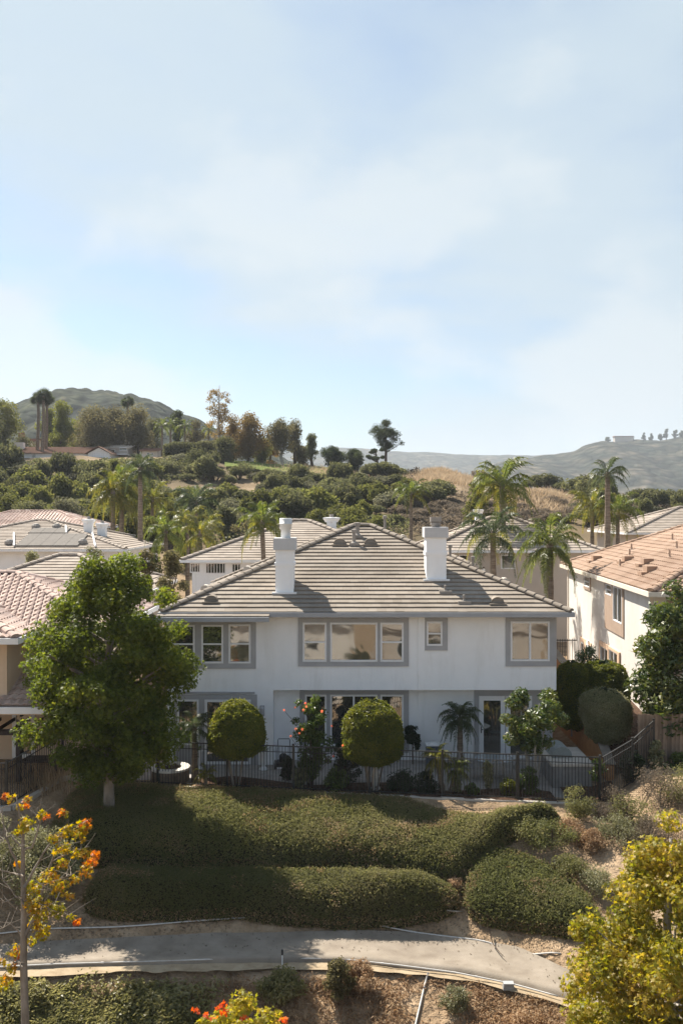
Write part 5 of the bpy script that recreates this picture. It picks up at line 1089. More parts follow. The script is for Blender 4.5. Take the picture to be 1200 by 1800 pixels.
# ------------------------------------------------------------------ the clipped banks of ground cover
def hedge(label, xa, xb, yf_, yb_, T, leaf, dens, lsz, group=None, endr=.9, seed=1, bk=.42):
    n, m = int((xb - xa) / .12), 34; x = np.linspace(xa, xb, n); v = np.linspace(-1, 1, m)
    a = np.array([yf_(q) for q in x]); b = np.array([yb_(q) for q in x]); e = np.clip(np.minimum(x - xa, xb - x) / endr, 0, 1); er = np.sqrt(1 - (1 - e) ** 2); mid = (a + b) / 2
    wob = fbm(x, x * 0, .8, 3, seed) * .22
    hw = (b - a) / 2 * (.35 + .65 * er); Y_ = mid[:, None] + wob[:, None] * .5 + hw[:, None] * v[None]; X_ = np.repeat(x[:, None], m, 1)
    h = T * (bk + (1 - bk) * smooth(.75, -.85, v))[None] * er[:, None] * np.where(v < 0, (1 - np.abs(v) ** (9 if bk < .5 else 5)) ** .5, (1 - np.abs(v) ** 2.6) ** .6)[None] * (1 + fbm(X_, Y_, .5, 3, seed + 2) * .3)
    Z_ = ground_z(X_, Y_) + h; S = np.stack([X_, Y_, Z_], -1)
    root = thing('clipped_bank_hedge', label, 'hedge', (float((xa + xb) / 2), float(mid[n // 2]), gzf((xa + xb) / 2, mid[n // 2])), 0, group)
    S2 = S.copy(); S2[..., 2] -= .07; MB().grid(S2).build('stems', M['hedge_in'], root, True)
    A = S[:-1, :-1]; B = S[1:, :-1]; Dd = S[:-1, 1:]; nn = np.cross(B - A, Dd - A).reshape(-1, 3); ar = np.linalg.norm(nn, axis=1); N_ = int(ar.sum() * dens); k = rng.choice(len(ar), N_, p=ar / ar.sum())
    u, w = rng.random((2, N_, 1)); Pq = A.reshape(-1, 3)[k] + (B - A).reshape(-1, 3)[k] * u + (Dd - A).reshape(-1, 3)[k] * w; nr = unit(nn)[k]; nr *= np.sign(nr[:, 2:3] + 1e-6)
    Pq = Pq + nr * (rng.normal(size=(N_, 1)) * .045 + fbm(Pq[:, 0], Pq[:, 1] + Pq[:, 2], 2.6, 2, 7)[:, None] * .06); c = MB(); leaves(c, Pq, unit(nr * .9 + rng.normal(size=(N_, 3)) * .45 + (0, 0, .25)), lsz * rng.uniform(.6, 1.4, N_), .45); c.build('foliage', M[leaf], root)
    pn = fbm(Pq[:, 0], Pq[:, 1] * 1.3 + Pq[:, 2] * .8, .9, 3, seed + 40); low_ = (Pq[:, 2] - ground_z(Pq[:, 0], Pq[:, 1])) < .33; sel = (rng.random(N_) < np.where(low_, .30, np.clip((pn - .12) * 1.2, 0, .4)))
    c = MB(); leaves(c, Pq[sel] + nr[sel] * .03, unit(nr[sel] * .5 + rng.normal(size=(sel.sum(), 3)) * .7), lsz * 1.15, .28); c.build('dry_sprigs', M['lf_dry'], root)
    k = rng.choice(N_, int(N_ * .010), replace=False); q = Pq[k]; b = unit(rng.normal(size=q.shape)) * .012; tip = q + nr[k] * rng.uniform(.06, .22, (len(k), 1)) + rng.normal(size=q.shape) * .05
    c = MB(); c.add(np.stack([q - b, q + b, tip], 1).reshape(-1, 3), np.arange(3 * len(k)).reshape(-1, 3)); leaves(c, tip, unit(rng.normal(size=q.shape) + (0, 0, .5)), lsz * .9, .5); sh2 = c.build('shoots', M[leaf], root); sh2['kind'] = 'stuff'; return root
ip = lambda *p: (lambda q: float(np.interp(q, [a for a, _ in p], [b for _, b in p])))
hedge('long upper clipped hedge bank directly below the iron fence', -9.2, 6.7, ip((-9.2, 29.6), (-7.5, 29.3), (0, 29.25), (1.5, 29.0), (3.2, 28.3), (4.6, 28.9), (6.7, 29.6)), lambda q: float(yfence(q)) - .30 - (0 if q < 2 else min(1.3, (q - 2) * .55)), .85, 'lf_hedge', 2400, .066, None, 1.1, 3)
hedge('long lower clipped hedge bank beside the concrete path', -7.4, 3.35, ip((-7.4, 27.3), (-3, 27.45), (3.35, 27.3)), ip((-7.4, 29.0), (0, 29.05), (1.5, 28.8), (3.35, 28.2)), .92, 'lf_hedge', 2400, .066, None, 1.0, 8, .62)
hedge('short rounded hedge bank at the right bend of the path', 3.5, 6.9, ip((3.5, 27.0), (4.8, 26.6), (6.9, 25.3)), ip((3.5, 28.9), (4.4, 29.1), (5.6, 28.4), (6.9, 27.0)), .85, 'lf_hedge_b', 2400, .066, None, 1.0, 15, .55)
def bush(name, label, cat, px, pyb, d, wpx, hpx, leaf, n, ls, prof=None, seed=1, group=None, stem='bark_dark', asp=.55, z=None, multi=1, tr=.03, **k):
    x = gx(px, d); zz = gzf(x, d) if z is None else z; R = wpx * d / F / 2; H = hpx * d / F
    prof = prof or [(.05, .75), (.3, 1.0), (.6, .95), (.85, .7), (1.0, .3)]; k.setdefault('cr', (.25, .4)); cr = k.pop('cr')
    return tree(name, label, cat, x, d, zz, [(a * H, b * R) for a, b in prof], leaf, n, ls, stem, tr, k.pop('clumps', 40), (R * cr[0], R * cr[1]), asp=asp, seed=seed, group=group, multi=multi, limbs=k.pop('limbs', 8), **k)
bush('grey_shrub', 'grey-green wiry shrub behind the autumn tree trunk', 'shrub', 75, 0, 28.0, 150, 120, 'lf_greygreen', 9000, .085, seed=4)
bush('grey_shrub', 'grey-green shrub at the left edge beside the path', 'shrub', -10, 0, 27.8, 110, 150, 'lf_greygreen', 6000, .085, seed=5)
BG = 'dry brush clumps on the bank below the right fence corner'
for i, (px, d, w, h, lf) in enumerate(((1015, 30.0, 74, 50, 'lf_hedge'), (1075, 29.9, 90, 58, 'lf_brush'), (1110, 29.5, 110, 56, 'lf_hedge'), (1160, 30.2, 120, 66, 'lf_brush'), (1205, 30.3, 110, 60, 'lf_hedge'), (1040, 28.6, 60, 30, 'lf_dry'), (1085, 28.8, 90, 40, 'lf_greygreen'), (1140, 28.6, 100, 44, 'lf_brush'), (970, 28.7, 90, 44, 'lf_hedge_b'), (1000, 27.6, 80, 36, 'lf_hedge'), (1050, 27.0, 80, 36, 'lf_greygreen'), (930, 29.0, 90, 38, 'lf_hedge'), (905, 29.4, 60, 24, 'lf_dry'), (800, 28.2, 40, 22, 'lf_dry'), (1000, 29.2, 60, 22, 'lf_dry'))):
    lab = {'lf_hedge': 'dark green scrub clump on the bank right of the hedges', 'lf_brush': 'brown leafless brush clump on the bank below the right fence corner', 'lf_dry': 'straw-coloured dry weed clump on the bare bank', 'lf_greygreen': 'grey-green dusty scrub on the bank right of the hedges', 'lf_hedge_b': 'fresher green scrub clump at the end of the upper hedge'}[lf]
    lab = lab + ', ' + ['under the corner post','second from the corner post','below the climbing fence','under the board fence','at the right edge','on the bare patch','middle of the bare patch','above the yellow tree','beside the hedge end','above the short hedge','right of the short hedge','at the fence-shadow patch','beside the hedge end gap','in the hedge gap','below the corner post'][i]
    lab = ' '.join(lab.split()[:16])
    bush('bank_scrub', lab, 'shrub', px, 0, d, w, h, lf, 2600, .075, seed=70 + i, group={'lf_hedge': 'dark scrub', 'lf_brush': 'brown brush', 'lf_dry': 'dry weeds', 'lf_greygreen': 'dusty scrub'}.get(lf), asp=.35)
bush('dark_shrub', 'dark green shrub just below the path beside the sprinkler', 'shrub', 492, 0, 24.6, 92, 44, 'lf_ivy', 2200, .10, seed=90)
bush('dark_shrub', 'dark shrub with rusty tips below the path, right of the sprinkler', 'shrub', 596, 0, 24.6, 66, 60, 'lf_olive', 1800, .09, seed=91)
bush('rust_shrub', 'rust-brown dried shrub at the lower edge of the path', 'shrub', 632, 0, 24.75, 66, 50, 'lf_dry', 3000, .08, seed=92, asp=.35)
bush('rust_shrub', 'olive and yellow weed clump below the diagonal pipe', 'shrub', 800, 0, 24.0, 60, 40, 'lf_greygreen', 1800, .08, seed=93, asp=.35)
bush('rust_shrub', 'golden dry weed clump in front of the yellow tree', 'shrub', 925, 0, 22.9, 100, 46, 'lf_dry', 3600, .08, seed=94, asp=.35)
bush('rust_shrub', 'small green weed clump at the bottom edge near the diagonal pipe', 'shrub', 690, 0, 23.0, 50, 30, 'lf_ivy', 1400, .09, seed=95)

# ground cover and weeds on the lowest slope
def scatter(name, leaf, xa, xb, ya, yb, n, size, asp, hmax, mask, tall=0):
    x = rng.uniform(xa, xb, n); y = rng.uniform(ya, yb, n); k = mask(x, y) > rng.random(n); x, y = x[k], y[k]; P = np.stack([x, y, ground_z(x, y) + hmax * rng.random(len(x)) * (.4 + fbm(x, y, 1.4, 2, 4).clip(-.3, .5))], 1); c = MB(); leaves(c, P, unit(rng.normal(size=P.shape) * .6 + (-.1, .1, .8)), size * rng.uniform(.6, 1.4, len(x)), asp); o = c.build(name, M[leaf]); o['kind'] = 'stuff'; return o
sm = lambda a, b, q: smooth(a, b, q)
scatter('ground_cover', 'lf_ivy', -13, -2.6, 20, 25.2, 110000, .105, .7, .42, lambda x, y: np.clip(.85 + fbm(x, y, .55, 3, 6) * 1.5 + .55 * (1 - sm(22.5, 25, y)), 0, 1) * (1 - sm(-4.4, -2.6, x + fbm(x, y, .7, 2, 3) * 1.6)) * (y < yl(x) - .62 - .25 * rng.random(len(x))))
scatter('dry_weeds', 'lf_dry', -8, 9, 19, 25, 90000, .14, .2, .34, lambda x, y: np.clip(.48 + fbm(x, y, .7, 3, 16) * 1.5, 0, 1) * (y < yl(x) - .55) * sm(-5, -2.5, x))
scatter('leaf_litter', 'lf_dry', -12, 9, 19, 25.4, 22000, .08, .4, .08, lambda x, y: np.clip(.42 + fbm(x, y, .8, 3, 26) * 1.3, 0, 1) * (y < yl(x) - .5))
scatter('bank_weeds', 'lf_dry', -8, 12.5, 26.2, 31.2, 24000, .10, .2, .16, lambda x, y: np.clip(.15 + fbm(x, y, .8, 3, 36), 0, 1) * (y > yu(x) + .25) * (y < yfence(x) - .9) * np.where(x > 6.3, 1, .35))
scatter('bank_litter', 'lf_brush', -9, 10, 25, 28.2, 26000, .06, .4, .05, lambda x, y: np.clip(.5 + fbm(x, y, .8, 3, 46), 0, 1) * (y > yu(x) - .10 - .2 * (rng.random(len(x)) ** 2)) * (y < yu(x) + .9))

n = 260; x = rng.uniform(-11, 6, n); v = 1 - rng.random(n) ** 2.2; y = yl(x) + (yu(x) - yl(x)) * (.05 + .9 * v); P = np.stack([x, y, np.full(n, Z_PATH + .012)], 1); P[:, 2] += np.interp(.05 + .9 * v, v_, zz_)
c = MB(); leaves(c, P, unit(rng.normal(size=(n, 3)) * .25 + (0, 0, 1)), rng.uniform(.025, .075, n), .5); o = c.build('fallen_leaves', M['lf_brush']); o['kind'] = 'stuff'
# ------------------------------------------------------------------ iron fences
def iron_fence(label, pts, posts, H=1.52, lit=False, step=.105, endpost=True, zf=None):
    pts = np.array(pts, float); root = thing('iron_fence', label, 'fence', tuple(pts[0])); seg = np.linalg.norm(np.diff(pts[:, :2], axis=0), axis=1); L = np.concatenate([[0], np.cumsum(seg)])
    at_ = lambda s: np.array([np.interp(s, L, pts[:, i]) for i in range(3)])
    pm = MB().box((-.009, -.009, .07), (.009, .009, H - .02)).mesh('picket', M['iron']); po = MB().box((-.034, -.034, -.25), (.034, .034, H + .04)).box((-.042, -.042, H + .04), (.042, .042, H + .065)).mesh('post', M['iron'])
    s = step / 2
    while s < L[-1]: put(pm, 'picket', root, at_(s)); s += step
    for s in posts: put(po, 'post', root, at_(s))
    for a, b in zip(pts[:-1], pts[1:]):
        q = Vector(b - a).to_track_quat('X', 'Z').to_euler(); l = np.linalg.norm(b - a)
        for h, w in ((H - .02, .02), (H - .22, .014), (.10, .016)):
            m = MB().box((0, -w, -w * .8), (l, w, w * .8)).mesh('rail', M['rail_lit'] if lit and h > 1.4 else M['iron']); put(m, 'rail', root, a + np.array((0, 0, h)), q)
    return root
fx = lambda px: None
Lf = np.linspace(-8.7, 8.35, 2); A0 = (-8.7, float(yfence(-8.7)), .0); A1 = (8.35, float(yfence(8.35)), .0); LL = sqrt((A1[0] - A0[0]) ** 2 + (A1[1] - A0[1]) ** 2)
post_s = []
for px in (225, 278, 399, 515.5, 649, 777, 909):
    k = (px - 600) / F; t_ = (A0[0] - k * A0[1]) / (k * (A1[1] - A0[1]) - (A1[0] - A0[0])); post_s.append(t_ * LL)
iron_fence('long black iron picket fence along the top of the hedge bank', [A0, A1], post_s + [0.02, LL - .02])
iron_fence('short iron fence climbing back from the right corner post to the board fence', [(8.42, 31.23, 0), (9.75, 32.45, .28), (10.75, 33.35, .72)], [1.8, 3.15])
iron_fence("neighbour's iron fence with sunlit sloping rail at the far left", [(-16, 31.5, -.32), (-10.95, 31.7, -.30), (-9.75, 34.2, .25)], [1.7, 3.4, 5.05, 7.7], lit=True)
# concrete kerbs under the left fences
def kerb(label, pts, w, h):
    m = MB(); 
    for a, b in zip(pts[:-1], pts[1:]):
        a = np.array(a, float); b = np.array(b, float); t = unit((b - a)[None])[0]; n_ = np.array((-t[1], t[0], 0)) * w / 2; V = np.array([a - n_, b - n_, b + n_, a + n_]); V = np.concatenate([V - (0, 0, .3), V + (0, 0, h)]); m.add(V, np.array([(4, 5, 6, 7), (0, 1, 5, 4), (1, 2, 6, 5), (2, 3, 7, 6), (3, 0, 4, 7)]))
    return tag(m.build('kerb', M['concrete_light']), label, 'kerb')
kerb('pale curved kerb under the neighbour\'s sloping iron fence', [(-12.2, 31.3, -.34), (-10.75, 31.55, -.28), (-10.2, 32.5, -.1), (-9.6, 33.5, .12), (-8.9, 34.0, .15)], .22, .12)
kerb('low mow kerb along the foot of the long iron fence', [(-8.6, float(yfence(-8.6)) - .14, -.03), (8.2, float(yfence(8.2)) - .14, -.03)], .14, .07)

# board fence at the right
bf_ = thing('board_fence', 'weathered wooden board fence under the large dark-leaved tree', 'fence', (12.3, 33.5, .7)); bm = MB().box((0, 0, 0), (.138, .02, 1.75)).mesh('board', M['wood'])
for i in range(32): put(bm, 'board', bf_, (10.25 + i * .145, 33.5 + .008 * (i % 2), .66 + rng.uniform(-.03, .03)))
for x in (10.3, 12.6, 14.8): MB().box((x, 33.53, .4), (x + .1, 33.63, 2.3)).build('post', M['wood'], bf_)
for z in (.95, 2.1): MB().box((10.25, 33.532, z), (14.9, 33.57, z + .09)).build('rail', M['wood'], bf_)
# retaining wall, soil behind it, barbecue island
rw = MB(); top = [(9.2, 33.5, .62), (9.3, 35.5, 1.25), (9.35, 38, 2.55), (9.35, 43.5, 3.25)]
for a, b in zip(top[:-1], top[1:]): rw.quad((a[0], a[1], -.1), (b[0], b[1], -.1), b, a); rw.quad((a[0] + .25, a[1], -.1), (b[0] + .25, b[1], -.1), (b[0] + .25, b[1], b[2]), (a[0] + .25, a[1], a[2])); rw.quad(a, b, (b[0] + .25, b[1], b[2]), (a[0] + .25, a[1], a[2]))
a = top[0]; rw.quad((a[0], a[1], -.1), (a[0] + .25, a[1], -.1), (a[0] + .25, a[1], a[2]), a)
rwo = thing('retaining_wall', 'ochre retaining wall stepping down between the white and cream houses', 'wall', (9.3, 33.5, 0)); rw.build('face', M['orange_wall'], rwo)
cp = MB()
for a, b in zip(top[:-1], top[1:]): cp.quad((a[0] - .04, a[1], a[2] + .06), (b[0] - .04, b[1], b[2] + .06), (b[0] + .3, b[1], b[2] + .06), (a[0] + .3, a[1], a[2] + .06)); cp.quad((a[0] - .04, a[1], a[2] + .004), (b[0] - .04, b[1], b[2] + .004), (b[0] - .04, b[1], b[2] + .06), (a[0] - .04, a[1], a[2] + .06))
cp.build('coping', M['concrete'], rwo)
sb = np.array([[(x, y, (1 - k) * (float(np.interp(y, [q[1] for q in top], [q[2] for q in top])) - .08) + k * (.72 + .07 * (y - 33.6))) for k, x in ((0, 9.5), (.5, 10.9), (1, 12.6))] for y in np.linspace(33.6, 43.4, 12)])
o = MB().grid(sb).build('side_bank_soil', M['mulch'], None, True); o['kind'] = 'structure'
bq = thing('barbecue_island', 'grey block barbecue island with concrete top inside the right end of the fence', 'barbecue', (7.85, 33.9, 0)); MB().box((7.2, 32.95, .02), (8.5, 35.2, .76)).build('base', M['block'], bq); MB().box((7.12, 32.88, .762), (8.58, 35.28, .85)).build('counter_top', M['concrete_light'], bq)
for k in range(3): MB().box((7.3 + k * .4, 32.93, .15), (7.6 + k * .4, 32.948, .6)).build('cabinet_door', M['block'], bq)
cv_ = MB(); th = np.linspace(0, pi, 9); a = np.stack([7.68 + .36 * np.cos(th) * (1 - .15 * np.sin(th)), np.full(9, 33.7), .855 + .38 * np.sin(th) ** .7], 1); b = a + (0, 1.05, 0); i = np.arange(8); cv_.add(np.concatenate([a, b]), [np.stack([i, i + 1, i + 10, i + 9], 1), np.array([range(9)]), np.array([[17 - q for q in range(9)]])]); tag(cv_.build('grill_cover', M['cover']), 'grey fabric cover over the grill on the barbecue island', 'cover')
strip('mulch_bed', M['mulch'], 7.4, 9.6, lambda q: float(yfence(min(q, 9.6))) + .05, lambda q: 32.85 + max(0, q - 8.5) * .9, .10, 24)

# ------------------------------------------------------------------ garden plants
dome = [(.38, .62), (.45, .95), (.62, 1.0), (.78, .90), (.9, .68), (.98, .35), (1.0, .12)]
def topiary(label, px, d, pyt, pyb, wpx, leaf, n, stems, prof=dome, seed=1, ls=.075, name='topiary_tree', z=0.0, **k):
    x = gx(px, d); H = gz(pyt, d) - z; R = wpx * d / F / 2; pr = [(a * H, b * R) for a, b in prof]
    root = thing(name, label, 'shrub', (x, d, z)); N_ = int(n * 2.0); A_ = np.array(pr); zt = np.concatenate([[A_[0, 0]], A_[:, 0]]); rt = np.concatenate([[A_[0, 1] * .3], A_[:, 1]])
    seg = np.hypot(np.diff(zt), np.diff(rt)); L_c = np.concatenate([[0], np.cumsum(seg)]); s_ = rng.random(N_ * 2) * L_c[-1]; r0 = np.interp(s_, L_c, rt); keep = rng.random(N_ * 2) < r0 / rt.max(); s_ = s_[keep][:N_]; r0 = r0[keep][:N_]; z0 = np.interp(s_, L_c, zt)
    k = np.clip(np.searchsorted(L_c, s_) - 1, 0, len(seg) - 1); nr_ = np.diff(zt)[k] / seg[k]; nz_ = -np.diff(rt)[k] / seg[k]; th = rng.uniform(0, 2 * pi, len(s_)); nn = np.stack([nr_ * np.cos(th), nr_ * np.sin(th), nz_], 1)
    P = np.stack([r0 * np.cos(th), r0 * np.sin(th), z0], 1); lump = (fbm(th * 1.6, z0 * 2.2, 1.0, 3, seed) * (.10 if stems > 2 else .22) + fbm(th * 5, z0 * 7, 1.0, 2, seed + 1) * .06)[:, None] * R; P = P + nn * (lump - np.abs(rng.normal(size=(len(P), 1))) * .05 * R + .02)
    c = MB(); leaves(c, P, unit(nn * .8 + rng.normal(size=P.shape) * .55 + (0, 0, .3)), ls * rng.uniform(.65, 1.35, len(P)), .55); k2 = rng.choice(len(P), len(P) // 40); tip = P[k2] + nn[k2] * rng.uniform(.02, .11, (len(k2), 1)); leaves(c, tip, unit(rng.normal(size=tip.shape)), ls, .5); c.build('crown', M[leaf], root, local=True)
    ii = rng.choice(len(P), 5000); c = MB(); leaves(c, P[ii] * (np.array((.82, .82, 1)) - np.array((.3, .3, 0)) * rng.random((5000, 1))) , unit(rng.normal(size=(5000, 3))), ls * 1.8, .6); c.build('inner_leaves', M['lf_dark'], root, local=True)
    t = MB()
    for q in range(stems):
        a = q * 2.4 + seed; f = 0 if stems == 1 else 1; b0 = np.array((cos(a) * .07 * f, sin(a) * .07 * f, -.2)); b1 = np.array((cos(a) * R * .45 * f, sin(a) * R * .45 * f, pr[0][0] + .35 * R)); limb(t, b0, b1, .04, .022, .05, 6, 7, .05)
    t.build('trunk', M['bark'], root, True, local=True); return root
dm2 = [(a, b) for a, b in ((.34, .55), (.42, .92), (.6, 1.0), (.77, .92), (.9, .70), (.98, .35), (1.0, .12))]
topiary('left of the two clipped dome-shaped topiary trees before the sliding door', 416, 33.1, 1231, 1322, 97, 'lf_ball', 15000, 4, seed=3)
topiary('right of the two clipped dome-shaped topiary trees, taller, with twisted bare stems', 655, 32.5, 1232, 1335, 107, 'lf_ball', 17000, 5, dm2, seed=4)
hib = bush('hibiscus_shrub', 'hibiscus shrub with orange flowers rising above the fence', 'shrub', 545, 0, 33.1, 84, 160, 'lf_green', 4600, .105, [(.12, .5), (.3, .7), (.55, .95), (.78, .9), (.92, .55), (1, .15)], 6, z=.02, multi=4, tr=.03, cr=(.2, .34), clumps=46, lump=.4)
fm = MB(); 
for k in range(5): 
    a = k * 2 * pi / 5; fm.add(np.array([(0, 0, 0), (.05 * cos(a - .5), .05 * sin(a - .5), .045), (.10 * cos(a), .10 * sin(a), .04), (.05 * cos(a + .5), .05 * sin(a + .5), .045)]), np.array([(0, 1, 2, 3)]))
fm.tube([(0, 0, 0), (0, 0, .1)], [.012, .006], 5); fmm = fm.mesh('flower', M['flower'])
for px, py in ((500, 1248), (519, 1244), (533, 1248), (538, 1242), (565, 1250), (583, 1276), (520, 1281), (531, 1282), (526, 1289), (603, 1310), (585, 1329), (511, 1294), (537, 1236)): put(fmm, 'flower', hib, at(px, py, 32.35 + rng.uniform(-.1, .2)), (pi / 2 + rng.uniform(-.4, .2), rng.uniform(-.5, .5), rng.uniform(-.6, .6)), rng.uniform(.45, .68))
for px, py in ((500, 1248), (511, 1294), (603, 1310), (585, 1329)):
    m = MB(); limb(m, np.array(at(545 + (px - 545) * .45, py + 26, 33.0)), np.array(at(px, py + 1, 32.4)), .012, .005, 0); m.build('branch', M['bark'], hib)
bush('dark_shrub', 'dark spreading shrub under the right topiary dome, left side', 'shrub', 606, 0, 33.7, 58, 74, 'lf_dark', 2600, .10, seed=7, z=0)
bush('low_plant', 'spiky low green plant at the foot of the fence, right of the hibiscus', 'plant', 590, 0, 32.8, 52, 34, 'lf_green', 900, .16, seed=8, z=.04, asp=.25)
bush('low_plant', 'low grey-green plant at the foot of the hibiscus', 'plant', 530, 0, 32.9, 40, 36, 'lf_greygreen', 800, .13, seed=9, z=.04, asp=.3)
bush('dark_shrub', 'dark low mounded shrub right of the white statue', 'shrub', 705, 0, 32.6, 66, 30, 'lf_dark', 1800, .09, seed=10, z=.04)
bush('dark_shrub', 'dark rounded shrub beside the black mower', 'shrub', 505, 0, 33.9, 32, 42, 'lf_dark', 1300, .09, seed=11, z=.02)
bush('dark_shrub', 'low dark shrub below the blue storage bin', 'shrub', 748, 0, 32.5, 52, 34, 'lf_dark', 1500, .09, seed=12, z=.04)
bush('narrow_shrub', 'narrow dark leafy shrub against the wall right of the large window', 'shrub', 725, 0, 36.1, 32, 70, 'lf_dark', 2200, .10, [(.4, .8), (.6, 1), (.85, .9), (1, .4)], 13, z=.02)
bush('croton', 'pale mottled leafy plant in front of the patio table', 'plant', 857, 0, 32.5, 24, 52, 'lf_greygreen', 700, .13, [(.1, .4), (.4, .9), (.8, 1), (1, .4)], 14, z=.03, asp=.4)
bush('round_shrub', 'small rounded golden shrub at the fence foot', 'shrub', 893, 0, 32.05, 32, 31, 'lf_ball', 1700, .065, seed=15, z=.03)
bush('clipped_shrub', 'clipped square green shrub right of the golden one', 'shrub', 928, 0, 32.2, 40, 47, 'lf_green', 3200, .065, [(.02, .8), (.2, .98), (.8, 1), (.95, .9), (1, .5)], 16, z=.03)
bush('low_plant', 'small white-flecked plant beside the leaning yellow palm', 'plant', 803, 0, 32.3, 18, 26, 'lf_greygreen', 420, .09, seed=17, z=.03)
bush('low_plant', 'low leafy plant under the patio table', 'plant', 830, 0, 32.2, 30, 16, 'lf_green', 420, .10, seed=18, z=.03)
pl = bush('plumeria_tree', 'broad-leaved multi-stemmed tree in front of the french doors', 'tree', 936, 0, 32.7, 116, 178, 'lf_loquat', 4400, .22, [(.40, .35), (.52, .8), (.68, 1.0), (.85, .95), (.96, .6), (1, .3)], 19, stem='bark_pale', z=.02, multi=4, tr=.045, asp=.27, cr=(.2, .32), clumps=34, limbs=16)
bush('sapling', 'thin young sapling inside the right fence corner', 'sapling', 1050, 0, 31.95, 42, 62, 'lf_green', 420, .10, [(.45, .5), (.65, 1), (.9, .7), (1, .3)], 20, z=.08, tr=.025, clumps=16)
topiary('bright green clipped dome shrub on the bank beside the cream house wall', 1060, 38.0, 1165, 1260, 92, 'lf_ball', 17000, 1, [(.05, .5), (.2, .9), (.5, 1), (.8, .92), (.95, .6), (1, .2)], 21, .08, 'clipped_shrub', 1.0)
topiary('grey-green clipped egg-shaped shrub in front of the bright green dome', 1064, 35.2, 1213, 1325, 86, 'lf_greygreen', 16000, 2, [(.12, .35), (.3, .85), (.6, 1), (.85, .9), (.96, .6), (1, .2)], 22, .08, 'clipped_shrub', .75)
topiary('tall dusty green clipped shrub against the ochre wall', 1004, 37.6, 1165, 1290, 62, 'lf_ball', 11000, 1, [(.05, .5), (.25, .95), (.6, 1), (.88, .9), (.97, .6), (1, .2)], 23, .08, 'clipped_shrub', .9)
bush('dark_shrub', 'dark low shrub behind the clipped domes, under the cream house windows', 'shrub', 1036, 0, 42.5, 62, 60, 'lf_dark', 3200, .10, seed=24, z=2.0)
bush('loquat_tree', 'large dark broad-leaved tree at the right edge before the cream house', 'tree', 1186, 0, 34.4, 168, 300, 'lf_loquat', 11500, .30, [(.16, .55), (.30, .9), (.5, 1.0), (.68, .92), (.82, .72), (.93, .42), (1, .15)], 25, stem='bark', z=.65, multi=2, tr=.08, asp=.27, cr=(.22, .36), clumps=80, limbs=18)
bush('low_plant', 'pale variegated shrub at the foot of the board fence', 'plant', 1152, 0, 33.0, 34, 52, 'lf_greygreen', 900, .12, seed=26, z=.6)
bush('dark_shrub', 'black-green low hedge shrub at the foot of the board fence', 'shrub', 1110, 0, 32.7, 56, 46, 'lf_dark', 2200, .10, seed=27, z=.4)
bush('low_plant', 'sprawling dark plant at the right edge below the board fence', 'plant', 1195, 0, 33.0, 50, 30, 'lf_green', 1100, .10, seed=28, z=.6)
palm('pygmy date palm against the white wall left of the french doors', gx(808, 35.4), 35.4, .02, 1.75, .36, 26, 'd', .11, name='pygmy_date_palm', old=.3)
palm('short palm with dark trunk right of the fire pit', gx(342, 33.8), 33.8, .02, 1.8, .34, 18, 'd', .10, (.0, 0), name='pygmy_date_palm', old=.3)
palm('small yellow-green drooping palm with leaning dark trunk behind the fence', gx(777, 32.6), 32.6, .02, 1.05, .23, 26, 'y', .09, (-.18, 0), .6, 'small_palm')
palm('lower yellow-green palm just right of the leaning one', gx(792, 32.5), 32.5, .02, .72, .21, 24, 'g', .10, (.2, 0), .6, 'small_palm', key2='y')
palm('small yellow palm plant beside the short palm trunk', gx(362, 33.0), 33.0, .02, .42, .17, 16, 'y', .06, (0, 0), .2, 'small_palm')
for i, (x, y) in enumerate(((-9.9, 32.9), (-10.3, 32.6), (-9.7, 33.4))):
    pass
tufts('dry_grass_clump', M['lf_straw'], np.stack([rng.normal(-9.9, .45, 260), rng.normal(33.0, .3, 260), np.full(260, -.1)], 1), 1.0, .018, .25)
# ------------------------------------------------------------------ garden objects
fp = thing('fire_pit', 'round stone fire pit with pale cap ring on the patio, left end', 'fire pit', (-6.0, 33.95, 0)); N_ = 14
def arc_block(r0, r1, a0, a1, z0, z1, c):
    a = np.linspace(a0, a1, 4); V = []
    for z in (z0, z1):
        for r in (r0, r1): V += [(c[0] + r * cos(q), c[1] + r * sin(q), z) for q in a]
    m = MB(); f = []
    for k in range(3): f += [(8 + k, 9 + k, 13 + k, 12 + k), (k, 4 + k, 5 + k, 1 + k), (k, k + 1, 9 + k, 8 + k), (4 + k, 12 + k, 13 + k, 5 + k)]
    f += [(0, 8, 12, 4), (3, 7, 15, 11)]; return m.add(np.array(V), np.array(f))
for row in range(3):
    for k in range(N_):
        a = 2 * pi * (k + .5 * (row % 2)) / N_; j = rng.uniform(-.01, .012); arc_block(.42, .64 + j, a + .018, a + 2 * pi / N_ - .018, .012 + row * .135, .14 + row * .135, (-6.0, 33.95)).build('stone', M['stone_brown'], fp)
for k in range(10): a = 2 * pi * k / 10; arc_block(.40, .69, a + .012, a + 2 * pi / 10 - .012, .42, .49, (-6.0, 33.95)).build('cap_stone', M['stone_pale'], fp)
for k in range(3):
    a = k * 1.05; m = MB(); c_ = np.array((-6.0, 33.95, .40)); dv = np.array((cos(a), sin(a), 0)); m.tube([c_ - dv * .3 + (0, 0, .02 * k), c_ + dv * .3 + (0, 0, .10)], [.055, .045], 7); tag(m.build('firewood_log', M['bark_dark'], None), ('lowest dark charred log in the fire pit', 'middle dark charred log in the fire pit', 'topmost dark charred log in the fire pit')[k], 'log', 'logs in the fire pit')
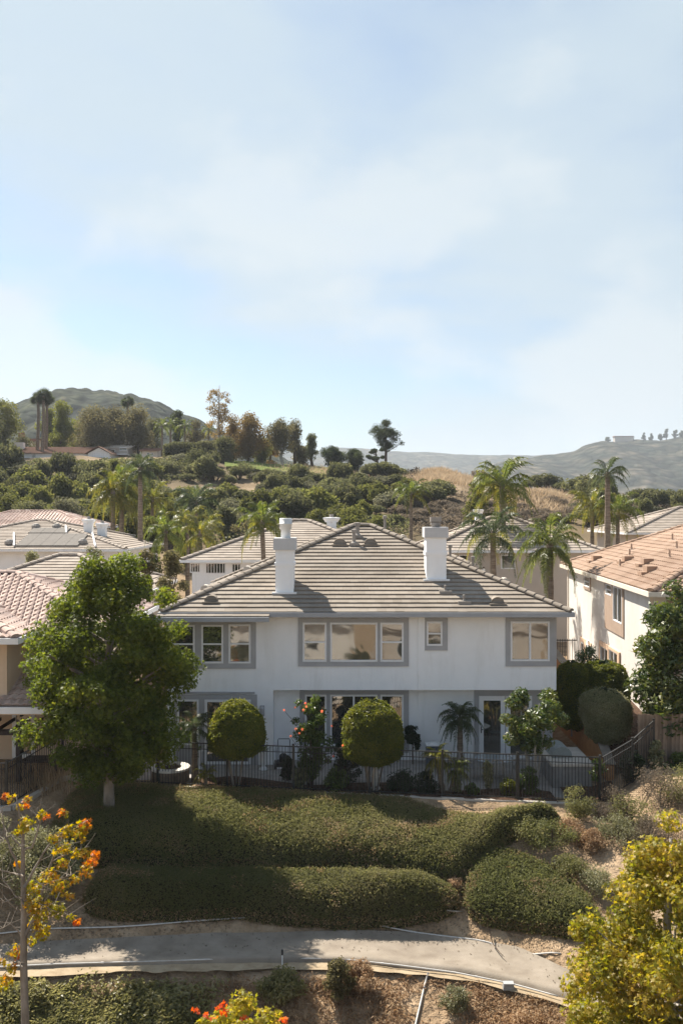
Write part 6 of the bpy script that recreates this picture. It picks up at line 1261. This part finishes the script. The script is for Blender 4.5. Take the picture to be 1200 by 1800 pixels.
def urn(label, x, y, s=1.0):
    r = thing('urn_planter', label, 'planter', (x, y, .012)); MB().lathe([(.14, 0), (.16, .02), (.15, .06), (.07, .12), (.07, .18), (.13, .24), (.145, .30), (.15, .62), (.185, .66), (.19, .72), (.16, .72), (.15, .60)], (x, y, .012), 18).build('bowl', M['white'], r, True); MB().lathe([(.15, 0), (.14, .005)], (x, y, .65), 14).build('soil', M['mulch'], r)
    pt = thing('agave_plant', 'spiky agave growing in the ' + label.split(',')[0], 'plant', (x, y, .66)); m = MB()
    for k in range(15):
        a = k * 2.4; up = rng.uniform(.5, 1.4); L = rng.uniform(.3, .5); d_ = np.array((cos(a), sin(a), up)); d_ = d_ / np.linalg.norm(d_); sd = np.array((-sin(a), cos(a), 0)) * .022; b = np.array((x, y, .65)); mid = b + d_ * L * .5; tip = b + d_ * L - (0, 0, .05); m.add(np.array([b - sd, mid - sd * 1.2, tip, mid + sd * 1.2, b + sd]), np.array([range(5)]))
    m.build('leaves', M['lf_green'], pt)
urn('white urn planter by the right of the left topiary, against the wall', gx(463, 35.3), 35.3); urn('white urn planter beside the sliding door frame, left', gx(348, 35.4), 35.4)
mw = thing('push_mower', 'black push mower with upright handle parked at the recess wall', 'lawn mower', (gx(498, 35.6), 35.6, 0)); x, y = gx(498, 35.6), 35.6
MB().box((x - .24, y - .28, .10), (x + .24, y + .28, .24)).build('deck', M['plastic_dark'], mw); MB().lathe([(.16, .24), (.17, .42), (.12, .50), (.05, .54)], (x, y, 0), 14).build('engine', M['plastic_dark'], mw)
for sx in (-1, 1):
    for sy in (-1, 1): m = MB(); m.tube([(x + sx * .25, y + sy * .22, .11), (x + sx * .31, y + sy * .22, .11)], .11, 12); m.build('wheel', M['plastic_dark'], mw)
m = MB(); m.tube([(x - .24, y + .27, .2), (x - .22, y + .32, .95), (x - .2, y + .3, 1.0), (x + .2, y + .3, 1.0), (x + .22, y + .32, .95), (x + .24, y + .27, .2)], .014, 6); m.build('handle', M['iron'], mw)
MB().box((x - .2, y - .285, .03), (x + .2, y - .26, .10)).build('guard', M['white'], mw)
sbn = thing('storage_bin', 'dark blue storage bin with pale lid against the white wall', 'bin', (gx(762, 35.9), 35.9, 0)); x, y = gx(762, 35.9), 35.9; MB().box((x - .28, y - .22, .012), (x + .28, y + .22, .78)).box((x - .29, y - .23, .70), (x + .29, y + .23, .74)).build('body', M['plastic_blue'], sbn); l = MB().box((x - .31, y - .25, .782), (x + .31, y + .25, .83)); l.lathe([(.22, 0), (.2, .04), (.05, .06)], (x, y, .83), 14); l.build('lid', M['white'], sbn)
st = thing('garden_statue', 'small white garden statue of a robed figure behind bare twisted stems', 'statue', (gx(660, 32.75), 32.75, .05)); x, y = gx(660, 32.75), 32.75
m = MB(); m.lathe([(.15, 0), (.15, .06), (.13, .07), (.12, .12), (.13, .2), (.11, .38), (.085, .48), (.10, .56), (.11, .62), (.075, .68), (.035, .70), (.035, .72), (.055, .75), (.06, .80), (.045, .85), (.01, .87)], (x, y, .04), 14); m.build('figure', M['stone_pale'], st, True)
for sx in (-1, 1): m = MB(); m.tube([(x + sx * .10, y - .02, .64), (x + sx * .15, y - .06, .50), (x + sx * .05, y - .13, .48)], [.035, .03, .022], 7); m.build('arm', M['stone_pale'], st)
tb = thing('patio_table', 'round glass-topped patio table behind the fence before the french doors', 'table', (5.37, 34.1, 0)); MB().lathe([(.66, 0), (.68, .012), (.68, .03), (.66, .035), (.0, .035)], (5.37, 34.1, .71), 28).build('tabletop', nmat('frosted_table_glass', [(.26, .29, .31), (.32, .35, .37)], 2, .12, 0, 10, .8), tb)
for k in range(4): a = k * pi / 2 + .6; m = MB(); m.tube([(5.37 + .5 * cos(a), 34.1 + .5 * sin(a), .71), (5.37 + .38 * cos(a), 34.1 + .38 * sin(a), .4), (5.37 + .5 * cos(a), 34.1 + .5 * sin(a), .012)], .02, 6); m.build('leg', M['vent'], tb)
def pchair(label, x, y, a):
    r = thing('patio_chair', label, 'chair', (x, y, 0), a, 'chairs round the patio table'); 
    MB().box((-.23, -.22, .42), (.23, .22, .46)).build('seat', M['block'], r, local=True); m = MB(); m.tube([(-.23, -.22, .46), (-.25, -.30, .85), (-.17, -.33, .95), (0, -.34, .98), (.17, -.33, .95), (.25, -.30, .85), (.23, -.22, .46)], .018, 6); m.build('backrest_frame', M['vent'], r, local=True)
    for k in range(5): q = -.16 + k * .08; m = MB().box((q - .02, -.325, .5), (q + .02, -.31, .95)).build('slat', M['vent'], r, local=True)
    for sx in (-1, 1):
        for sy in (-1, 1): m = MB(); m.tube([(sx * .22, sy * .2, .44), (sx * .25, sy * .26, .012)], .016, 6); m.build('leg', M['vent'], r, local=True)
        m = MB(); m.tube([(sx * .25, -.28, .68), (sx * .27, 0, .67), (sx * .26, .2, .64), (sx * .24, .21, .44)], .016, 6); m.build('armrest', M['vent'], r, local=True)
pchair('patio chair with its back to the fence, in front of the table', 5.30, 33.25, 0); pchair('patio chair at the left side of the table', 4.45, 34.1, -pi / 2); pchair('patio chair at the right side of the table', 6.25, 34.0, pi / 2)
# pergola of the left neighbour
pg = thing('pergola', "dark stained pergola corner in the left neighbour's yard", 'pergola', (-11.2, 33.2, .3))
MB().box((-11.12, 33.05, .2), (-10.96, 33.21, 1.95)).build('post', M['dark_wood'], pg); MB().box((-10.0, 32.1, .1), (-9.88, 32.22, 1.6)).build('post', M['dark_wood'], pg) if 0 else None
for k in range(2): MB().box((-13.5, 33.0 + k * .19, 1.80), (-9.9, 33.05 + k * .19, 1.96)).build('beam', M['dark_wood'], pg)
for k in range(7): MB().box((-13.2 + k * .5, 32.4, 1.962), (-13.14 + k * .5, 34.6, 2.07)).build('rafter', M['dark_wood'], pg)
pb = thing('patio_table', "dark low table with chairs folded beside it in the left neighbour's yard", 'table', (-10.2, 33.4, .3)); MB().box((-10.9, 33.0, .86), (-9.7, 33.8, .92)).build('tabletop', M['dark_wood'], pb)
for a, b in ((-10.85, 33.05), (-9.8, 33.05), (-10.85, 33.7), (-9.8, 33.7)): MB().box((a, b, .3), (a + .06, b + .06, .86)).build('leg', M['dark_wood'], pb)
# side gate and far pergola roof between the right-hand houses
sg = thing('side_gate', 'small black iron gate at the top of the passage between the houses', 'gate', (9.9, 43.6, 2.6)); 
for k in range(10): MB().box((9.5 + k * .11, 43.6, 2.6), (9.52 + k * .11, 43.62, 3.7)).build('picket', M['iron'], sg)
for z in (2.7, 3.62): MB().box((9.45, 43.59, z), (10.6, 43.63, z + .04)).build('rail', M['iron'], sg)
# irrigation pipes and fittings
def pipe(label, pts, z, r=.021):
    P = []
    for px, py in pts: d = (CAMZ - z) * F / (py - 900); x = gx(px, d); P.append((x, d, max(gzf(x, d), Z_PATH - .10) + r + .012))
    P = np.array(P); s0 = np.linspace(0, 1, len(P)); s1 = np.linspace(0, 1, len(P) * 5); Q = np.stack([np.interp(s1, s0, P[:, i]) for i in range(3)], 1); Q[:, 2] = [(gzf(a, b) if z > -2.3 else max(gzf(a, b), Z_PATH - .085)) + r + .01 for a, b in Q[:, :2]]; Q[:, 2] = np.convolve(np.pad(Q[:, 2], 2, 'edge'), np.ones(5) / 5, 'valid') + .015
    m = MB(); m.tube(Q, r, 8); o = thing('irrigation_pipe', label, 'pipe', tuple(Q[0])); m.build('pipe_run', M['pipe'], o, True)
    for k in range(4, len(Q) - 2, 9): m = MB(); m.tube([Q[k] - (Q[k + 1] - Q[k]) * .0, Q[k] + (Q[k + 1] - Q[k]) / np.linalg.norm(Q[k + 1] - Q[k]) * .07], r * 1.3, 8); m.build('coupling', M['pipe'], o)
    return o
pipe('upper white irrigation pipe along the foot of the hedge bank', [(-60, 1640), (0, 1638), (75, 1632), (200, 1627), (330, 1619), (500, 1612), (610, 1613), (680, 1619), (770, 1630), (840, 1638), (900, 1652), (985, 1674)], -2.15)
pipe('lower white irrigation pipe along the outer edge of the path', [(-60, 1708), (0, 1705), (100, 1700), (300, 1694), (450, 1689), (600, 1691), (700, 1702), (800, 1715), (900, 1735), (980, 1757)], -2.52)
def slope_pt2(px, py):
    d = np.arange(19, 26, .02); x = (px - 600) * d / F; row = 900 - (ground_z(x, d) - CAMZ) * F / d; i = np.argmin(np.abs(row - py)); return float(x[i]), float(d[i])
q = [slope_pt2(752, 1713), slope_pt2(746, 1735), slope_pt2(739, 1765), slope_pt2(731, 1800), slope_pt2(722, 1840)]
m = MB(); m.tube([(a, b, gzf(a, b) + .045) for a, b in q], .026, 8); tag(m.build('irrigation_pipe', M['pipe'], None, True), 'short white pipe running straight down the dry bank from the path', 'pipe')
sp = thing('sprinkler', 'thin black sprinkler riser standing at the path edge', 'sprinkler', (gx(496, 25.5), 25.5, Z_PATH - .13)); x = gx(496, 25.5); m = MB(); m.tube([(x, 25.5, Z_PATH - .15), (x, 25.5, Z_PATH + .22)], .016, 7); m.build('riser', M['white'], sp); m = MB(); m.lathe([(.022, 0), (.028, .02), (.028, .13), (.012, .15)], (x, 25.5, Z_PATH + .14), 9); m.build('head', M['plastic_dark'], sp)
vb = thing('valve_box', 'small dark grey valve box lying beside the lower pipe', 'box', (gx(893, 24.25), 24.25, Z_PATH - .12)); x, y, z = gx(893, 24.25), 24.25, Z_PATH - .13; V = np.array([(x - .15, y - .1, z), (x + .15, y - .1, z), (x + .15, y + .1, z), (x - .15, y + .1, z), (x - .12, y - .075, z + .13), (x + .12, y - .075, z + .13), (x + .12, y + .075, z + .13), (x - .12, y + .075, z + .13)]); MB().add(V, np.array([(0, 1, 5, 4), (1, 2, 6, 5), (2, 3, 7, 6), (3, 0, 4, 7)])).build('body', M['block'], vb); MB().box((x - .13, y - .085, z + .131), (x + .13, y + .085, z + .155)).build('lid', M['lead'], vb)
stk = MB(); stk.tube([(4.06, 26.75, Z_PATH + .35), (4.1, 26.3, Z_PATH + .1), (4.22, 25.8, Z_PATH + .06), (4.3, 25.6, Z_PATH + .05)], [.018, .016, .012, .006], 6); tag(stk.build('stick_shadow_branch', M['bark_dark'], None, True), 'thin dark stick shadow across the path at its bend, modelled as a branch', 'branch')  # dark branch shape put in for the shadow of a stick
for i, (px, py, L) in enumerate(((778, 1545, .5), (792, 1575, .6), (800, 1612, .5))):
    m = MB(); x = gx(px, 28.0 - i * .3); y = 28.0 - i * .3; z = gzf(x, y) + .12; m.tube([(x - L / 2, y - .1, z + .1), (x, y, z + .03), (x + L / 2, y + .12, z - .02)], [.02, .022, .012], 6); tag(m.build('dead_branch', M['bark_pale'], None, True), ('uppermost', 'middle', 'lowest')[i] + ' pale dead stick in the bare gap between the lower hedges', 'branch', 'dead sticks between the hedges')

# ------------------------------------------------------------------ what the windows mirror: houses across the slope, behind the viewpoint
def across(label, x0, x1, y, zb, ze, zr, wmat):
    h = thing('house_across', label, 'house', ((x0 + x1) / 2, y, zb)); f = Fr((0, y, 0), (1, 0, 0), (0, -1, 0)); w = MB(); ops = [(x0 + 1.5 + 3.2 * k, x0 + 3.3 + 3.2 * k, z, z + 1.5) for k in range(int((x1 - x0 - 2) / 3.2)) for z in (zb + 1, zb + 3.8, zb + 6.4)]
    wall(w, f, x0, x1, zb, ze, ops); w.quad((x0, y, zb), (x0, y - 12, zb), (x0, y - 12, ze), (x0, y, ze)); w.quad((x1, y, zb), (x1, y - 12, zb), (x1, y - 12, ze), (x1, y, ze)); w.build('wall', M[wmat], h)
    for o in ops: window(h, f, *o, 'fixed', glass='glass_dark', frame=.1)
    r = MB(); m_ = y - 6; e = .6; xa, xb = x0 - e, x1 + e; r.quad((xa, y + e, ze), (xb, y + e, ze), (xb - 6, m_, zr), (xa + 6, m_, zr)); r.quad((xa, y - 12 - e, ze), (xb, y - 12 - e, ze), (xb - 6, m_, zr), (xa + 6, m_, zr)); r.quad((xa, y + e, ze), (xa, y - 12 - e, ze), (xa + 6, m_, zr)); r.quad((xb, y + e, ze), (xb, y - 12 - e, ze), (xb - 6, m_, zr)); r.build('roof', M['tile_back'], h)
across('cream house across the slope, mirrored in the upstairs windows', -15, 1, -24, -11, -1.6, 1.6, 'stucco_cream'); across('second cream house across the slope, mirrored in the windows', 4, 20, -22, -11, -1.9, 1.2, 'stucco_beige')

Cq = np.stack([rng.uniform(-30, 30, 90), rng.uniform(-20, 15, 90), np.zeros(90)], 1)[:40]; Cq[:, 2] = ground_z(Cq[:, 0], Cq[:, 1]) + .6
Tq = np.array([(x, y, z) for x, y in ((-9, -14), (1.5, -12), (8, -16), (-14, -12)) for z in np.linspace(-8, -3.2 + .4 * (x % 2), 6)]); Cq = np.concatenate([Cq, Tq + rng.normal(size=Tq.shape) * .5])  # unseen leaf clumps, added behind the viewpoint to darken the window reflections
Pq, Nq = cloud(Cq, rng.uniform(.8, 1.5, len(Cq)), 40000, .6, 3, .6); c = MB(); leaves(c, Pq, Nq, .25); o = c.build('reflection_foliage', M['lf_hill']); o['kind'] = 'stuff'
# ------------------------------------------------------------------ haze
hm = bpy.data.materials.new('haze'); hm.use_nodes = True; N = hm.node_tree.nodes; N.clear(); pv = N.new('ShaderNodeVolumePrincipled'); mo = N.new('ShaderNodeOutputMaterial'); pv.inputs['Density'].default_value = HAZE; pv.inputs['Color'].default_value = (.86, .92, 1.0, 1); pv.inputs['Anisotropy'].default_value = .2; hm.node_tree.links.new(pv.outputs[0], mo.inputs['Volume'])
o = MB().box((-7300, -1000, -130), (7300, 9300, 260)).build('haze', hm); o['kind'] = 'stuff'
